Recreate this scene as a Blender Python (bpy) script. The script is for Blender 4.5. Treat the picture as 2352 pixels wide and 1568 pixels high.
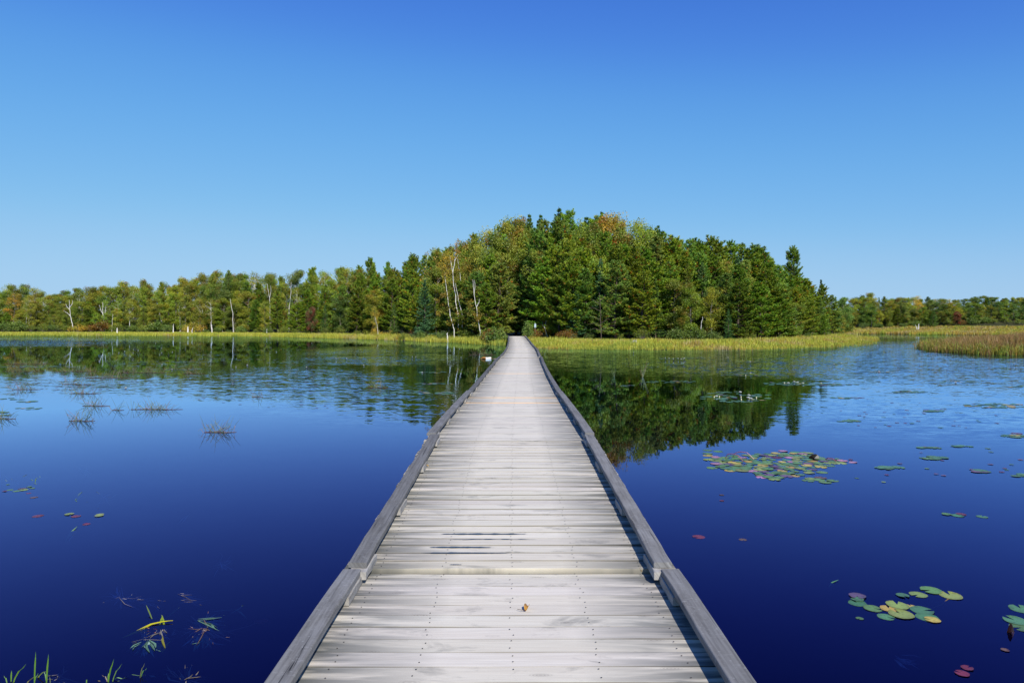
import bpy, math, random
import numpy as np
from mathutils import Vector

SC = bpy.context.scene
for o in list(bpy.data.objects):
    bpy.data.objects.remove(o)
COL = SC.collection
R = np.random.default_rng(7)
rad = math.radians

# ------------------------------------------------------------------ camera
FPX, HOR, CU, EYE = 1568.2, 746.5, 1176.0, 2.2     # focal length, horizon, centre column (2352 px wide frame), eye height
cam_d = bpy.data.cameras.new('camera')
cam = bpy.data.objects.new('camera', cam_d)
COL.objects.link(cam)
cam.location = (0, 0, EYE)
cam_d.sensor_width = 36.0
cam_d.lens = 24.0
cam_d.clip_start = 0.05
cam_d.clip_end = 8000
cam.rotation_euler = (rad(90), 0, 0)
cam_d.shift_y = -(784.0 - HOR) / 2352.0
SC.camera = cam

# ------------------------------------------------------------------ sky and sun
SUN_EL, SUN_AZ = 40.0, 160.0                        # azimuth clockwise from the view direction
world = bpy.data.worlds.new('World')
SC.world = world
world.use_nodes = True
nt = world.node_tree
bg = nt.nodes['Background']
sky = nt.nodes.new('ShaderNodeTexSky')
sky.sky_type = 'NISHITA'
sky.sun_disc = False
sky.sun_elevation = rad(SUN_EL)
sky.sun_rotation = rad(SUN_AZ)
sky.air_density, sky.dust_density, sky.ozone_density = 1.0, 0.0, 6.0
s1 = nt.nodes.new('ShaderNodeVectorMath'); s1.operation = 'SCALE'; s1.inputs['Scale'].default_value = 0.1
cv = nt.nodes.new('ShaderNodeRGBCurve')
s2 = nt.nodes.new('ShaderNodeVectorMath'); s2.operation = 'SCALE'; s2.inputs['Scale'].default_value = 10.0
pts = [
    [(0, 0), (.05, .018), (.101, .066), (.144, .119), (.25, .215), (.408, .325), (.8, .40), (1, .42)],
    [(0, 0), (.097, .075), (.13, .115), (.197, .220), (.278, .362), (.42, .48), (.656, .585), (1, .62)],
    [(0, 0), (.1, .16), (.217, .36), (.30, .54), (.399, .716), (.528, .800), (.877, .862), (1, .87)]]
for ci, pl in enumerate(pts):
    c = cv.mapping.curves[ci]
    c.points[0].location = pl[0]
    c.points[1].location = pl[-1]
    for p in pl[1:-1]:
        c.points.new(*p)
cv.mapping.update()
nt.links.new(sky.outputs[0], s1.inputs[0])
nt.links.new(s1.outputs[0], cv.inputs['Color'])
nt.links.new(cv.outputs[0], s2.inputs[0])
nt.links.new(s2.outputs[0], bg.inputs[0])
bg.inputs[1].default_value = 0.09

sun_d = bpy.data.lights.new('sun', 'SUN')
sun_d.energy = 5.0
sun_d.angle = rad(0.53)
sun_d.color = (1.0, 0.95, 0.86)
sun = bpy.data.objects.new('sun', sun_d)
COL.objects.link(sun)
sdir = Vector((math.sin(rad(SUN_AZ)) * math.cos(rad(SUN_EL)), math.cos(rad(SUN_AZ)) * math.cos(rad(SUN_EL)), math.sin(rad(SUN_EL))))
sun.rotation_euler = sdir.to_track_quat('Z', 'Y').to_euler()
sun.location = sdir * 50

SC.view_settings.view_transform = 'Standard'
SC.view_settings.look = 'None'
SC.view_settings.exposure = 0.15
SC.view_settings.gamma = 1.0
SC.render.engine = 'CYCLES'
SC.cycles.max_bounces = 8
SC.cycles.transparent_max_bounces = 12
SC.cycles.diffuse_bounces = 2
SC.cycles.glossy_bounces = 3
SC.cycles.caustics_reflective = False
SC.cycles.caustics_refractive = False


# ------------------------------------------------------------------ helpers: places
def dist(v, z=0.0):
    return (EYE - z) * FPX / (v - HOR)


def at(u, v, z=0.0):
    d = dist(v, z)
    return ((u - CU) * d / FPX, d, z)


def atd(u, v, d):
    return ((u - CU) * d / FPX, d, EYE - (v - HOR) * d / FPX)


def lerp_table(t, x):
    return float(np.interp(x, [a for a, b in t], [b for a, b in t]))


# ------------------------------------------------------------------ helpers: objects
def tag(o, label=None, cat=None, group=None, kind=None):
    if label: o['label'] = label
    if cat: o['category'] = cat
    if group: o['group'] = group
    if kind: o['kind'] = kind
    return o


def empty(name, loc, rz=0.0, label=None, cat=None, group=None):
    o = bpy.data.objects.new(name, None)
    COL.objects.link(o)
    o.location = loc
    o.rotation_euler = (0, 0, rz)
    o.empty_display_size = 0.2
    return tag(o, label, cat, group)


class MB:
    """collects triangles and quads with a colour, a grain vector and a material slot per vertex / face"""
    def __init__(self):
        self.v, self.c, self.w, self.q, self.t, self.qm, self.tm, self.n = [], [], [], [], [], [], [], 0

    def add(self, V, Q=None, T=None, col=(1, 1, 1), mat=0, wp=None):
        V = np.asarray(V, float).reshape(-1, 3)
        k = len(V)
        c = np.asarray(col, float)
        if c.ndim == 1:
            c = np.tile(c, (k, 1))
        self.v.append(V)
        self.c.append(c)
        self.w.append(V * 0 if wp is None else np.asarray(wp, float))
        if Q is not None and len(Q):
            Q = np.asarray(Q, int).reshape(-1, 4) + self.n
            self.q.append(Q); self.qm.append(np.full(len(Q), mat))
        if T is not None and len(T):
            T = np.asarray(T, int).reshape(-1, 3) + self.n
            self.t.append(T); self.tm.append(np.full(len(T), mat))
        self.n += k

    def tube(self, P, rr, n=6, col=(1, 1, 1), mat=0, cap=True):
        P = np.asarray(P, float)
        rr = np.broadcast_to(np.asarray(rr, float), (len(P),))
        D = np.gradient(P, axis=0)
        D /= np.linalg.norm(D, axis=1)[:, None] + 1e-9
        up = np.array([0.0, 0, 1]) if abs(D[0][2]) < .9 else np.array([1.0, 0, 0])
        A = np.cross(D, up); A /= np.linalg.norm(A, axis=1)[:, None] + 1e-9
        B = np.cross(D, A)
        a = np.arange(n) * 2 * math.pi / n
        V = (P[:, None, :] + rr[:, None, None] * (np.cos(a)[None, :, None] * A[:, None, :] + np.sin(a)[None, :, None] * B[:, None, :])).reshape(-1, 3)
        i = np.arange(len(P) - 1)[:, None] * n
        j = np.arange(n)[None, :]
        k = (j + 1) % n
        Q = np.stack([i + j, i + k, i + n + k, i + n + j], -1).reshape(-1, 4)
        T = []
        if cap:
            for s, off in ((0, 0), (1, (len(P) - 1) * n)):
                for m in range(1, n - 1):
                    T.append((off, off + m, off + m + 1))
        L = np.concatenate([[0], np.cumsum(np.linalg.norm(np.diff(P, axis=0), axis=1))])
        wp = np.stack([np.repeat(L, n), np.tile(a, len(P)), np.zeros(len(P) * n)], 1)
        self.add(V, Q, T, col, mat, wp)

    def build(self, name, mats, parent=None, smooth=False, loc=None):
        me = bpy.data.meshes.new(name)
        if self.n:
            V = np.concatenate(self.v)
            q = np.concatenate(self.q) if self.q else np.zeros((0, 4), int)
            t = np.concatenate(self.t) if self.t else np.zeros((0, 3), int)
            if loc is not None:
                V = V - np.asarray(loc, float)
            loops = np.concatenate([q.ravel(), t.ravel()])
            st = np.concatenate([np.arange(len(q)) * 4, len(q) * 4 + np.arange(len(t)) * 3])
            me.vertices.add(len(V)); me.vertices.foreach_set('co', V.astype(np.float32).ravel())
            me.loops.add(len(loops)); me.loops.foreach_set('vertex_index', loops.astype(np.int32))
            me.polygons.add(len(st)); me.polygons.foreach_set('loop_start', st.astype(np.int32))
            mi = np.concatenate(([np.concatenate(self.qm)] if self.q else []) + ([np.concatenate(self.tm)] if self.t else []))
            me.polygons.foreach_set('material_index', mi.astype(np.int32))
            me.polygons.foreach_set('use_smooth', np.full(len(st), bool(smooth)))
            C4 = np.concatenate([np.concatenate(self.c), np.ones((len(V), 1))], 1)
            a = me.attributes.new('Col', 'FLOAT_COLOR', 'POINT'); a.data.foreach_set('color', C4.astype(np.float32).ravel())
            a = me.attributes.new('wp', 'FLOAT_VECTOR', 'POINT'); a.data.foreach_set('vector', np.concatenate(self.w).astype(np.float32).ravel())
            me.update(calc_edges=True)
        for m in (mats if isinstance(mats, (list, tuple)) else [mats]):
            me.materials.append(m)
        o = bpy.data.objects.new(name, me)
        COL.objects.link(o)
        if loc is not None:
            o.location = loc
        if parent:
            o.parent = parent
        return o


def children(o):
    return [c for c in bpy.data.objects if c.parent == o]


KIDS = {}


def copy_thing(proto, name=None):
    if proto not in KIDS:
        KIDS[proto] = children(proto)
    r = proto.copy(); COL.objects.link(r)
    for ch in KIDS[proto]:
        c = ch.copy(); COL.objects.link(c); c.parent = r
    return r


# ------------------------------------------------------------------ helpers: materials
def new_mat(name):
    m = bpy.data.materials.new(name); m.use_nodes = True
    t = m.node_tree
    for n in list(t.nodes): t.nodes.remove(n)
    out = t.nodes.new('ShaderNodeOutputMaterial')
    return m, t, out


def nd(t, typ, **kw):
    n = t.nodes.new('ShaderNode' + typ)
    for k, v in kw.items():
        if k.startswith('i_'):
            n.inputs[k[2:].replace('_', ' ')].default_value = v
        else:
            setattr(n, k, v)
    return n


def mixc(t, fac, a, b, blend='MIX'):
    n = t.nodes.new('ShaderNodeMix'); n.data_type = 'RGBA'; n.blend_type = blend
    for k, x in ((0, fac), (6, a), (7, b)):
        if isinstance(x, (int, float)):
            n.inputs[k].default_value = x
        elif isinstance(x, tuple):
            n.inputs[k].default_value = (*x, 1)
        else:
            t.links.new(x, n.inputs[k])
    return n.outputs[2]


def mth(t, op, a, b=None, clamp=False):
    n = t.nodes.new('ShaderNodeMath'); n.operation = op; n.use_clamp = clamp
    for k, x in ((0, a), (1, b)):
        if x is None: continue
        if isinstance(x, (int, float)): n.inputs[k].default_value = x
        else: t.links.new(x, n.inputs[k])
    return n.outputs[0]


def ramp(t, x, lo, hi):
    n = t.nodes.new('ShaderNodeMapRange'); n.inputs[1].default_value = lo; n.inputs[2].default_value = hi
    t.links.new(x, n.inputs[0])
    return n.outputs[0]


def attr(t, name):
    n = t.nodes.new('ShaderNodeAttribute'); n.attribute_name = name
    return n


def vscale(t, vec, s):
    n = t.nodes.new('ShaderNodeVectorMath'); n.operation = 'MULTIPLY'; n.inputs[1].default_value = s
    t.links.new(vec, n.inputs[0])
    return n.outputs[0]


def noise(t, vec, scale, detail=3.0, rough=.55, dist=0.0):
    n = t.nodes.new('ShaderNodeTexNoise')
    n.inputs['Scale'].default_value = scale; n.inputs['Detail'].default_value = detail
    n.inputs['Roughness'].default_value = rough; n.inputs['Distortion'].default_value = dist
    if vec is not None: t.links.new(vec, n.inputs['Vector'])
    return n


def leaf_mat(name, transl=.28, rough=.6, tint=True):
    m, t, out = new_mat(name)
    a = attr(t, 'Col')
    c = a.outputs['Color']
    if tint:
        oi = nd(t, 'ObjectInfo')
        c = mixc(t, 1.0, c, oi.outputs['Color'], 'MULTIPLY')
    d = nd(t, 'BsdfDiffuse'); t.links.new(c, d.inputs[0])
    tr = nd(t, 'BsdfTranslucent'); t.links.new(mixc(t, 1.0, c, (1.15, 1.2, .6), 'MULTIPLY'), tr.inputs[0])
    mx = nd(t, 'MixShader'); mx.inputs[0].default_value = transl
    t.links.new(d.outputs[0], mx.inputs[1]); t.links.new(tr.outputs[0], mx.inputs[2])
    g = nd(t, 'BsdfGlossy'); g.inputs['Roughness'].default_value = rough; g.inputs[0].default_value = (1, 1, 1, 1)
    m2 = nd(t, 'MixShader'); m2.inputs[0].default_value = .025
    t.links.new(mx.outputs[0], m2.inputs[1]); t.links.new(g.outputs[0], m2.inputs[2])
    t.links.new(m2.outputs[0], out.inputs[0])
    return m


def principled(name, col=None, rough=.7, spec=.3, use_col=True, mul=None):
    m, t, out = new_mat(name)
    b = nd(t, 'BsdfPrincipled')
    b.inputs['Roughness'].default_value = rough
    b.inputs['Specular IOR Level'].default_value = spec
    if use_col:
        t.links.new(attr(t, 'Col').outputs['Color'], b.inputs['Base Color'])
    else:
        b.inputs['Base Color'].default_value = (*col, 1)
    t.links.new(b.outputs[0], out.inputs[0])
    return m, t, b


M = {}
M['needle'] = leaf_mat('pine_needles', .12, .5)
M['leaf'] = leaf_mat('tree_leaves', .30, .5)
M['grassblade'] = leaf_mat('sedge_blades', .30, .5, tint=False)
M['rush'] = leaf_mat('rush_blades', .2, .4, tint=False)


def bark(name, base, dark, white=False):
    m, t, out = new_mat(name)
    b = nd(t, 'BsdfPrincipled'); b.inputs['Roughness'].default_value = .8; b.inputs['Specular IOR Level'].default_value = .2
    w = attr(t, 'wp').outputs['Vector']
    if white:
        n1 = noise(t, vscale(t, w, (9, .6, 1)), 1.0, 3)
        n2 = noise(t, vscale(t, w, (1.1, .5, 1)), 1.0, 2)
        f = mth(t, 'MAXIMUM', ramp(t, n1.outputs[0], .60, .68), ramp(t, n2.outputs[0], .60, .72))
    else:
        n1 = noise(t, vscale(t, w, (1.5, 3, 1)), 2.0, 4)
        f = ramp(t, n1.outputs[0], .35, .7)
    t.links.new(mixc(t, f, base, dark), b.inputs['Base Color'])
    t.links.new(b.outputs[0], out.inputs[0])
    return m


M['bark'] = bark('conifer_bark', (.13, .10, .075), (.055, .042, .034))
M['bark_grey'] = bark('grey_bark', (.20, .18, .15), (.09, .08, .07))
M['birch'] = bark('birch_bark', (.74, .71, .66), (.12, .10, .09), True)


# ------------------------------------------------------------------ shore, terrain, water
SH = [(-400, 152), (-230, 150)] + [at(*p)[:2] for p in (
    (0, 770), (400, 771), (570, 772), (720, 775.4), (861, 779.2), (976, 784.4), (1091, 788.6), (1150, 792.0),
    (1186, 795), (1235, 799.0), (1360, 802), (1493, 803.2), (1620, 802.8), (1723, 801.6), (1809, 799.3), (1901, 795.9), (1980, 786.7),
    (2014, 777.5), (2000, 773.5), (1962, 771.0), (1945, 766.4), (2020, 766.2), (2125, 768.0), (2240, 768.5), (2352, 769.5))] + [(190, 148), (420, 150), (420, 900), (-400, 900)]
ISL = [at(*p)[:2] for p in ((2146, 806.3), (2190, 809.7), (2264, 814.3), (2352, 815.4), (2500, 816), (2700, 815), (2700, 782), (2420, 782), (2330, 783), (2250, 786), (2190, 789), (2150, 795), (2120, 799))]
BEH = [(-400, -45), (-400, -400), (420, -400), (420, -45)]


def sdf(P, poly):
    """signed distance, positive inside the polygon"""
    P = np.asarray(P, float)
    A = np.asarray(poly, float); B = np.roll(A, -1, 0)
    best = np.full(len(P), 1e9); ins = np.zeros(len(P), bool)
    for a, b in zip(A, B):
        e = b - a
        t = np.clip(((P - a) @ e) / (e @ e + 1e-12), 0, 1)
        dd = np.linalg.norm(P - (a + t[:, None] * e), axis=1)
        best = np.minimum(best, dd)
        c = ((a[1] > P[:, 1]) != (b[1] > P[:, 1]))
        xx = a[0] + (P[:, 1] - a[1]) * (b[0] - a[0]) / ((b[1] - a[1]) if b[1] != a[1] else 1e-9)
        ins ^= c & (P[:, 0] < xx)
    return np.where(ins, best, -best)


def sst(x, a, b):
    t = np.clip((x - a) / (b - a), 0, 1)
    return t * t * (3 - 2 * t)


def hash_noise(x, y, s):
    return (np.sin(x * s + 1.3) * np.cos(y * s * .9 - .7) + .5 * np.sin(x * s * 2.3 + y * s * 1.7) + .35 * np.cos(x * s * 4.1 - y * s * 3.3)) / 1.85


def shore(P):
    return np.maximum(np.maximum(sdf(P, SH), sdf(P, ISL)), sdf(P, BEH))


def height(x, y):
    x = np.atleast_1d(np.asarray(x, float)); y = np.atleast_1d(np.asarray(y, float))
    P = np.stack([x, y], 1)
    s = shore(P); sm = sdf(P, SH)
    land = .02 + .42 * sst(s, 0, 9) + .05 * hash_noise(x, y, .8) * sst(s, 0, 2)
    hill = sst(sm, 12, 48) * (1.6 + 2.2 * np.exp(-((x - 14) / 45.0) ** 2)) + 5.0 * sst(sm, 44, 78)
    wet = -np.minimum(1.3, .02 + .22 * np.abs(s))
    return np.where(s > 0, land + hill, wet)


def grid_axis(segs):
    r = []
    for a, b, st in segs:
        r += list(np.arange(a, b, st))
    return np.array(r + [segs[-1][1]])


gx = grid_axis([(-4000, -400, 600), (-400, -180, 22), (-180, -60, 3), (-60, 80, 1.5), (80, 200, 3), (200, 420, 22), (420, 4000, 600)])
gy = grid_axis([(-400, -60, 40), (-60, 40, 5), (40, 115, 1.5), (115, 260, 3), (260, 900, 40), (900, 5000, 800)])
GX, GY = np.meshgrid(gx, gy)
GZ = height(GX.ravel(), GY.ravel())
far = (np.abs(GX.ravel()) > 420) | (GY.ravel() > 900)
GZ = np.where(far, 2.0, GZ)
nx, ny = len(gx), len(gy)
ii = (np.arange(ny - 1)[:, None] * nx + np.arange(nx - 1)[None, :]).ravel()
gq = np.stack([ii, ii + 1, ii + nx + 1, ii + nx], 1)
m, t, out = new_mat('peat_and_turf')
b = nd(t, 'BsdfPrincipled'); b.inputs['Roughness'].default_value = .95; b.inputs['Specular IOR Level'].default_value = .1
geo = nd(t, 'NewGeometry')
sep = nd(t, 'SeparateXYZ'); t.links.new(geo.outputs['Position'], sep.inputs[0])
n1 = noise(t, geo.outputs['Position'], .9, 5)
n2 = noise(t, geo.outputs['Position'], .12, 3)
turf = mixc(t, ramp(t, n1.outputs[0], .35, .65), (.10, .12, .025), (.17, .17, .045))
turf = mixc(t, ramp(t, n2.outputs[0], .4, .6), turf, (.13, .10, .04))
litter = mixc(t, ramp(t, n1.outputs[0], .3, .7), (.032, .036, .014), (.055, .055, .022))
cland = mixc(t, ramp(t, sep.outputs[2], .45, .62), turf, litter)
cland = mixc(t, ramp(t, sep.outputs[2], .02, .14), (.045, .035, .02), cland)
cbed = mixc(t, ramp(t, n1.outputs[0], .3, .7), (.0062, .0012, .024), (.0075, .0018, .029))
t.links.new(mixc(t, ramp(t, sep.outputs[2], -.18, -.02), cbed, cland), b.inputs['Base Color'])
t.links.new(b.outputs[0], out.inputs[0])
mb = MB()
mb.add(np.stack([GX.ravel(), GY.ravel(), GZ], 1), gq)
tag(mb.build('ground', m, smooth=True), kind='structure')

# water sheet with a ruffled-by-wind mask
wx = grid_axis([(-420, -160, 26), (-160, 160, 2.5), (160, 440, 28)])
wy = grid_axis([(-80, 0, 10), (0, 180, 1.6), (180, 330, 15)])
WX, WY = np.meshgrid(wx, wy)
P = np.stack([WX.ravel(), WY.ravel()], 1)


def blob(u0, v0, u1, v1, soft=.35):
    """soft wind patch lying between two picture corners, as an area of the water"""
    y0, y1 = dist(v1), dist(v0)
    yc, yh = (y0 + y1) / 2, (y1 - y0) / 2
    k0, k1 = (u0 - CU) / FPX, (u1 - CU) / FPX
    kx = P[:, 0] / np.maximum(P[:, 1], 1)
    kc, kh = (k0 + k1) / 2, (k1 - k0) / 2
    r = np.sqrt(((kx - kc) / kh) ** 2 + ((np.log(np.maximum(P[:, 1], 1)) - (math.log(y0) + math.log(y1)) / 2) / ((math.log(y1) - math.log(y0)) / 2)) ** 2)
    return 1 - sst(r, 1 - soft, 1 + soft)


ruf = np.zeros(len(P))
for a, s in (((1230, 804, 2700, 868, .30), 1.0), ((1860, 782, 2800, 905, .5), .9), ((1560, 815, 2400, 880, .4), .5), ((-300, 772.5, 380, 795, .35), 1.0),
             ((-200, 772, 560, 790, .4), .6), ((690, 798, 1040, 846, .35), .8), ((500, 838, 960, 918, .45), .5), ((-300, 868, 700, 915, .6), .22), ((1850, 880, 2800, 1000, .5), .30), ((720, 880, 1080, 960, .5), .35)):
    ruf = np.maximum(ruf, s * blob(*a))
m, t, out = new_mat('pond_water')
geo = nd(t, 'NewGeometry')
pos = geo.outputs['Position']
rf = attr(t, 'Col').outputs['Color']
patch = noise(t, vscale(t, pos, (.05, .16, 1)), 1.0, 3)
rm = mth(t, 'MULTIPLY', rf, ramp(t, patch.outputs[0], .22, .46))
amp = mth(t, 'ADD', mth(t, 'MULTIPLY', rm, .34), .0038)
nA = noise(t, vscale(t, pos, (1.6, 4.2, 1)), 1.0, 3, .6)
nB = noise(t, vscale(t, pos, (5.0, 11.0, 1)), 1.0, 2, .6)
sub = nd(t, 'VectorMath', operation='ADD')
t.links.new(nA.outputs['Color'], sub.inputs[0]); t.links.new(nB.outputs['Color'], sub.inputs[1])
sub2 = nd(t, 'VectorMath', operation='SUBTRACT'); sub2.inputs[1].default_value = (1, 1, 1)
t.links.new(sub.outputs[0], sub2.inputs[0])
fl = nd(t, 'VectorMath', operation='MULTIPLY'); fl.inputs[1].default_value = (.55, 1.3, 0)
t.links.new(sub2.outputs[0], fl.inputs[0])
sc_ = nd(t, 'VectorMath', operation='SCALE'); t.links.new(fl.outputs[0], sc_.inputs[0]); t.links.new(amp, sc_.inputs['Scale'])
ad = nd(t, 'VectorMath', operation='ADD'); ad.inputs[1].default_value = (0, 0, 1); t.links.new(sc_.outputs[0], ad.inputs[0])
nm = nd(t, 'VectorMath', operation='NORMALIZE'); t.links.new(ad.outputs[0], nm.inputs[0])
fr = nd(t, 'Fresnel'); fr.inputs['IOR'].default_value = 1.333; t.links.new(nm.outputs[0], fr.inputs['Normal'])
gl = nd(t, 'BsdfGlossy'); gl.inputs['Roughness'].default_value = .015; t.links.new(nm.outputs[0], gl.inputs['Normal'])
tr = nd(t, 'BsdfTransparent'); tr.inputs[0].default_value = (.74, .74, .90, 1)
mx = nd(t, 'MixShader')
fk = mth(t, 'MULTIPLY', mth(t, 'POWER', fr.outputs[0], 1.25), 2.2, True)
t.links.new(mixc(t, fk, (.42, .24, .82), (.52, .70, .93)), gl.inputs[0])
t.links.new(fk, mx.inputs[0]); t.links.new(tr.outputs[0], mx.inputs[1]); t.links.new(gl.outputs[0], mx.inputs[2])
t.links.new(mx.outputs[0], out.inputs[0])
mb = MB()
ii = (np.arange(len(wy) - 1)[:, None] * len(wx) + np.arange(len(wx) - 1)[None, :]).ravel()
mb.add(np.stack([WX.ravel(), WY.ravel(), np.zeros(WX.size)], 1), np.stack([ii, ii + 1, ii + len(wx) + 1, ii + len(wx)], 1), col=np.stack([ruf, ruf, ruf], 1))
tag(mb.build('water', m), kind='structure')

# ------------------------------------------------------------------ boardwalk
JOINTS = [(-3.2, 4.39), (4.405, 8.35), (8.38, 14.75), (14.78, 21.3), (21.34, 27.5), (27.54, 33.6), (33.64, 39.7), (39.74, 45.8), (45.84, 51.9),
          (51.94, 58.0), (58.04, 64.1), (64.14, 70.2), (70.24, 76.4), (76.44, 83.0)]
ZT = [(.572, .603), (.629, .775), (.78, .69), (.665, .63), (.615, .60), (.60, .575), (.60, .57), (.585, .60), (.58, .57), (.585, .60), (.60, .65), (.655, .72), (.725, .80), (.805, .86)]
XT = [(-4, -.014), (4.4, -.012), (8.4, -.01), (14.9, .066), (21.4, .15), (28, .27), (31, .35), (40, .56), (46, .64), (52, .66), (64, .68), (70, .66), (83, .54)]
HW = 0.925                                           # from the middle line to the inside edge of a kerb rail
RW, RT, BT = .114, .038, .056                         # rail width, rail thickness, spacer block thickness


def wood(name, deck):
    m, t, out = new_mat(name)
    b = nd(t, 'BsdfPrincipled'); b.inputs['Specular IOR Level'].default_value = .18; b.inputs['Roughness'].default_value = .82
    w = attr(t, 'wp').outputs['Vector']
    c = attr(t, 'Col').outputs['Color']
    fine = noise(t, vscale(t, w, (2.2, 46, 9)), 1.0, 4, .65, .25)
    mid = noise(t, vscale(t, w, (1.1, 9, 5)), 1.0, 4, .6, .6)
    blot = noise(t, vscale(t, w, (2.4, 5.5, 5)), 1.0, 5, .7, .5)
    if deck:
        sp = nd(t, 'SeparateXYZ'); t.links.new(w, sp.inputs[0])
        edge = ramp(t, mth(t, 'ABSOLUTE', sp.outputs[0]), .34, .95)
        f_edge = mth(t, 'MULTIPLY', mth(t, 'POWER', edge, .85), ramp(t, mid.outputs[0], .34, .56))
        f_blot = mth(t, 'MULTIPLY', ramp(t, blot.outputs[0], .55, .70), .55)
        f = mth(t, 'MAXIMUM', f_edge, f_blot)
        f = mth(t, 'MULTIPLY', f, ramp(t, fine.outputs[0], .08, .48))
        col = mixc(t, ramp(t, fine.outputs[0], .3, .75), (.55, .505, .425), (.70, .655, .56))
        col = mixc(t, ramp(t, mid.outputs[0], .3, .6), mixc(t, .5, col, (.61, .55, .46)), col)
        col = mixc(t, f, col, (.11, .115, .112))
        # knots
        vo = nd(t, 'TexVoronoi'); vo.inputs['Scale'].default_value = 1.0
        t.links.new(vscale(t, w, (2.6, 9.0, 7)), vo.inputs['Vector'])
        kn = ramp(t, vo.outputs['Distance'], .17, .07)
        rings = mth(t, 'SINE', mth(t, 'MULTIPLY', vo.outputs['Distance'], 150))
        kn = mth(t, 'MULTIPLY', kn, ramp(t, rings, -1.2, 1.0))
        col = mixc(t, mth(t, 'MULTIPLY', kn, .55), col, (.17, .15, .13))
    else:
        f = mth(t, 'MULTIPLY', ramp(t, blot.outputs[0], .34, .66), ramp(t, fine.outputs[0], .1, .55))
        col = mixc(t, ramp(t, fine.outputs[0], .3, .72), (.105, .10, .096), (.225, .218, .208))
        col = mixc(t, mth(t, 'MULTIPLY', f, .55), col, (.30, .30, .305))
        scr = noise(t, vscale(t, w, (60, 14, 5)), 1.0, 2, .5, 2.5)
        col = mixc(t, mth(t, 'MULTIPLY', ramp(t, scr.outputs[0], .63, .68), .4), col, (.42, .42, .42))
        ck = noise(t, vscale(t, w, (.9, 34, 3)), 1.0, 3, .6, .9)
        col = mixc(t, ramp(t, ck.outputs[0], .66, .70), col, (.03, .03, .032))
    col = mixc(t, 1.0, col, c, 'MULTIPLY')
    t.links.new(col, b.inputs['Base Color'])
    bp = nd(t, 'Bump'); bp.inputs['Strength'].default_value = .35; bp.inputs['Distance'].default_value = .004
    t.links.new(fine.outputs[0], bp.inputs['Height']); t.links.new(bp.outputs[0], b.inputs['Normal'])
    t.links.new(b.outputs[0], out.inputs[0])
    return m


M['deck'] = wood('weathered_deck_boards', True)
M['rail'] = wood('weathered_kerb_rail', False)
M['nail'], _, _ = principled('nail_heads', (.045, .03, .022), .7, .4, False)
M['under'], _, _ = principled('wet_timber', (.035, .03, .026), .8, .2, False)


def deck_mid(d):
    return lerp_table(XT, d)


def deck_z(d):
    for (a, b), (z0, z1) in zip(JOINTS, ZT):
        if a <= d <= b + .05:
            return z0 + (z1 - z0) * (d - a) / (b - a)
    return .58


def deck_at(u, v, dz=0.0):
    d = 5.0
    for _ in range(40):
        d = .5 * d + .5 * (EYE - deck_z(d) - dz) * FPX / (v - HOR)
    return np.array([(u - CU) * d / FPX, d, deck_z(d) + dz])


def plank(mb, d0, d1, hw, zt, th, ox, col, rnd, zl, zr, skew, mat=0, edge=None):
    """one deck board: a chamfered box lying across the walk, broken into lengths so that it can cup a little"""
    n = 7
    xs = np.linspace(-hw, hw, n)
    ch = .0015
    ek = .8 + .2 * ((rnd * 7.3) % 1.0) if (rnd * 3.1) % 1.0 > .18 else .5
    prof = [(d0, -th), (d0, -ch), (d0 + ch, 0), (d0 + .0025, .0001), (d0 + .0045, .0002), (d1 - .0045, .0002), (d1 - .0025, .0001), (d1 - ch, 0), (d1, -ch), (d1, -th)]
    V, W, C = [], [], []
    for x in xs:
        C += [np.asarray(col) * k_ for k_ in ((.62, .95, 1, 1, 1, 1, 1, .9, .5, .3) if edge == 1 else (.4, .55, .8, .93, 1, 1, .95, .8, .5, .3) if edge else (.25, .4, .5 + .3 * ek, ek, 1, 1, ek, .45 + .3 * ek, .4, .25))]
        zz = zl + (zr - zl) * (x + hw) / (2 * hw)
        wob = .0035 * math.sin(x * 3.1 + rnd * 9) + .0015 * math.sin(x * 9 + rnd * 31)
        for (y, z) in prof:
            V.append((x + ox, y + wob + skew * x, zt + zz + z)); W.append((x, y - d0 + rnd * 3.7, rnd * 17))
    k = len(prof)
    Q = [(i * k + j, (i + 1) * k + j, (i + 1) * k + j + 1, i * k + j + 1) for i in range(n - 1) for j in range(k - 1)]
    Q = [(a, d_, c, b_) for a, b_, c, d_ in Q]
    e = [(0, 1, 8, 9), (1, 2, 7, 8), (2, 3, 6, 7), (3, 4, 5, 6)]
    Q += e + [tuple((n - 1) * k + q for q in reversed(x)) for x in e]
    mb.add(V, Q, None, C, mat, W)


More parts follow.
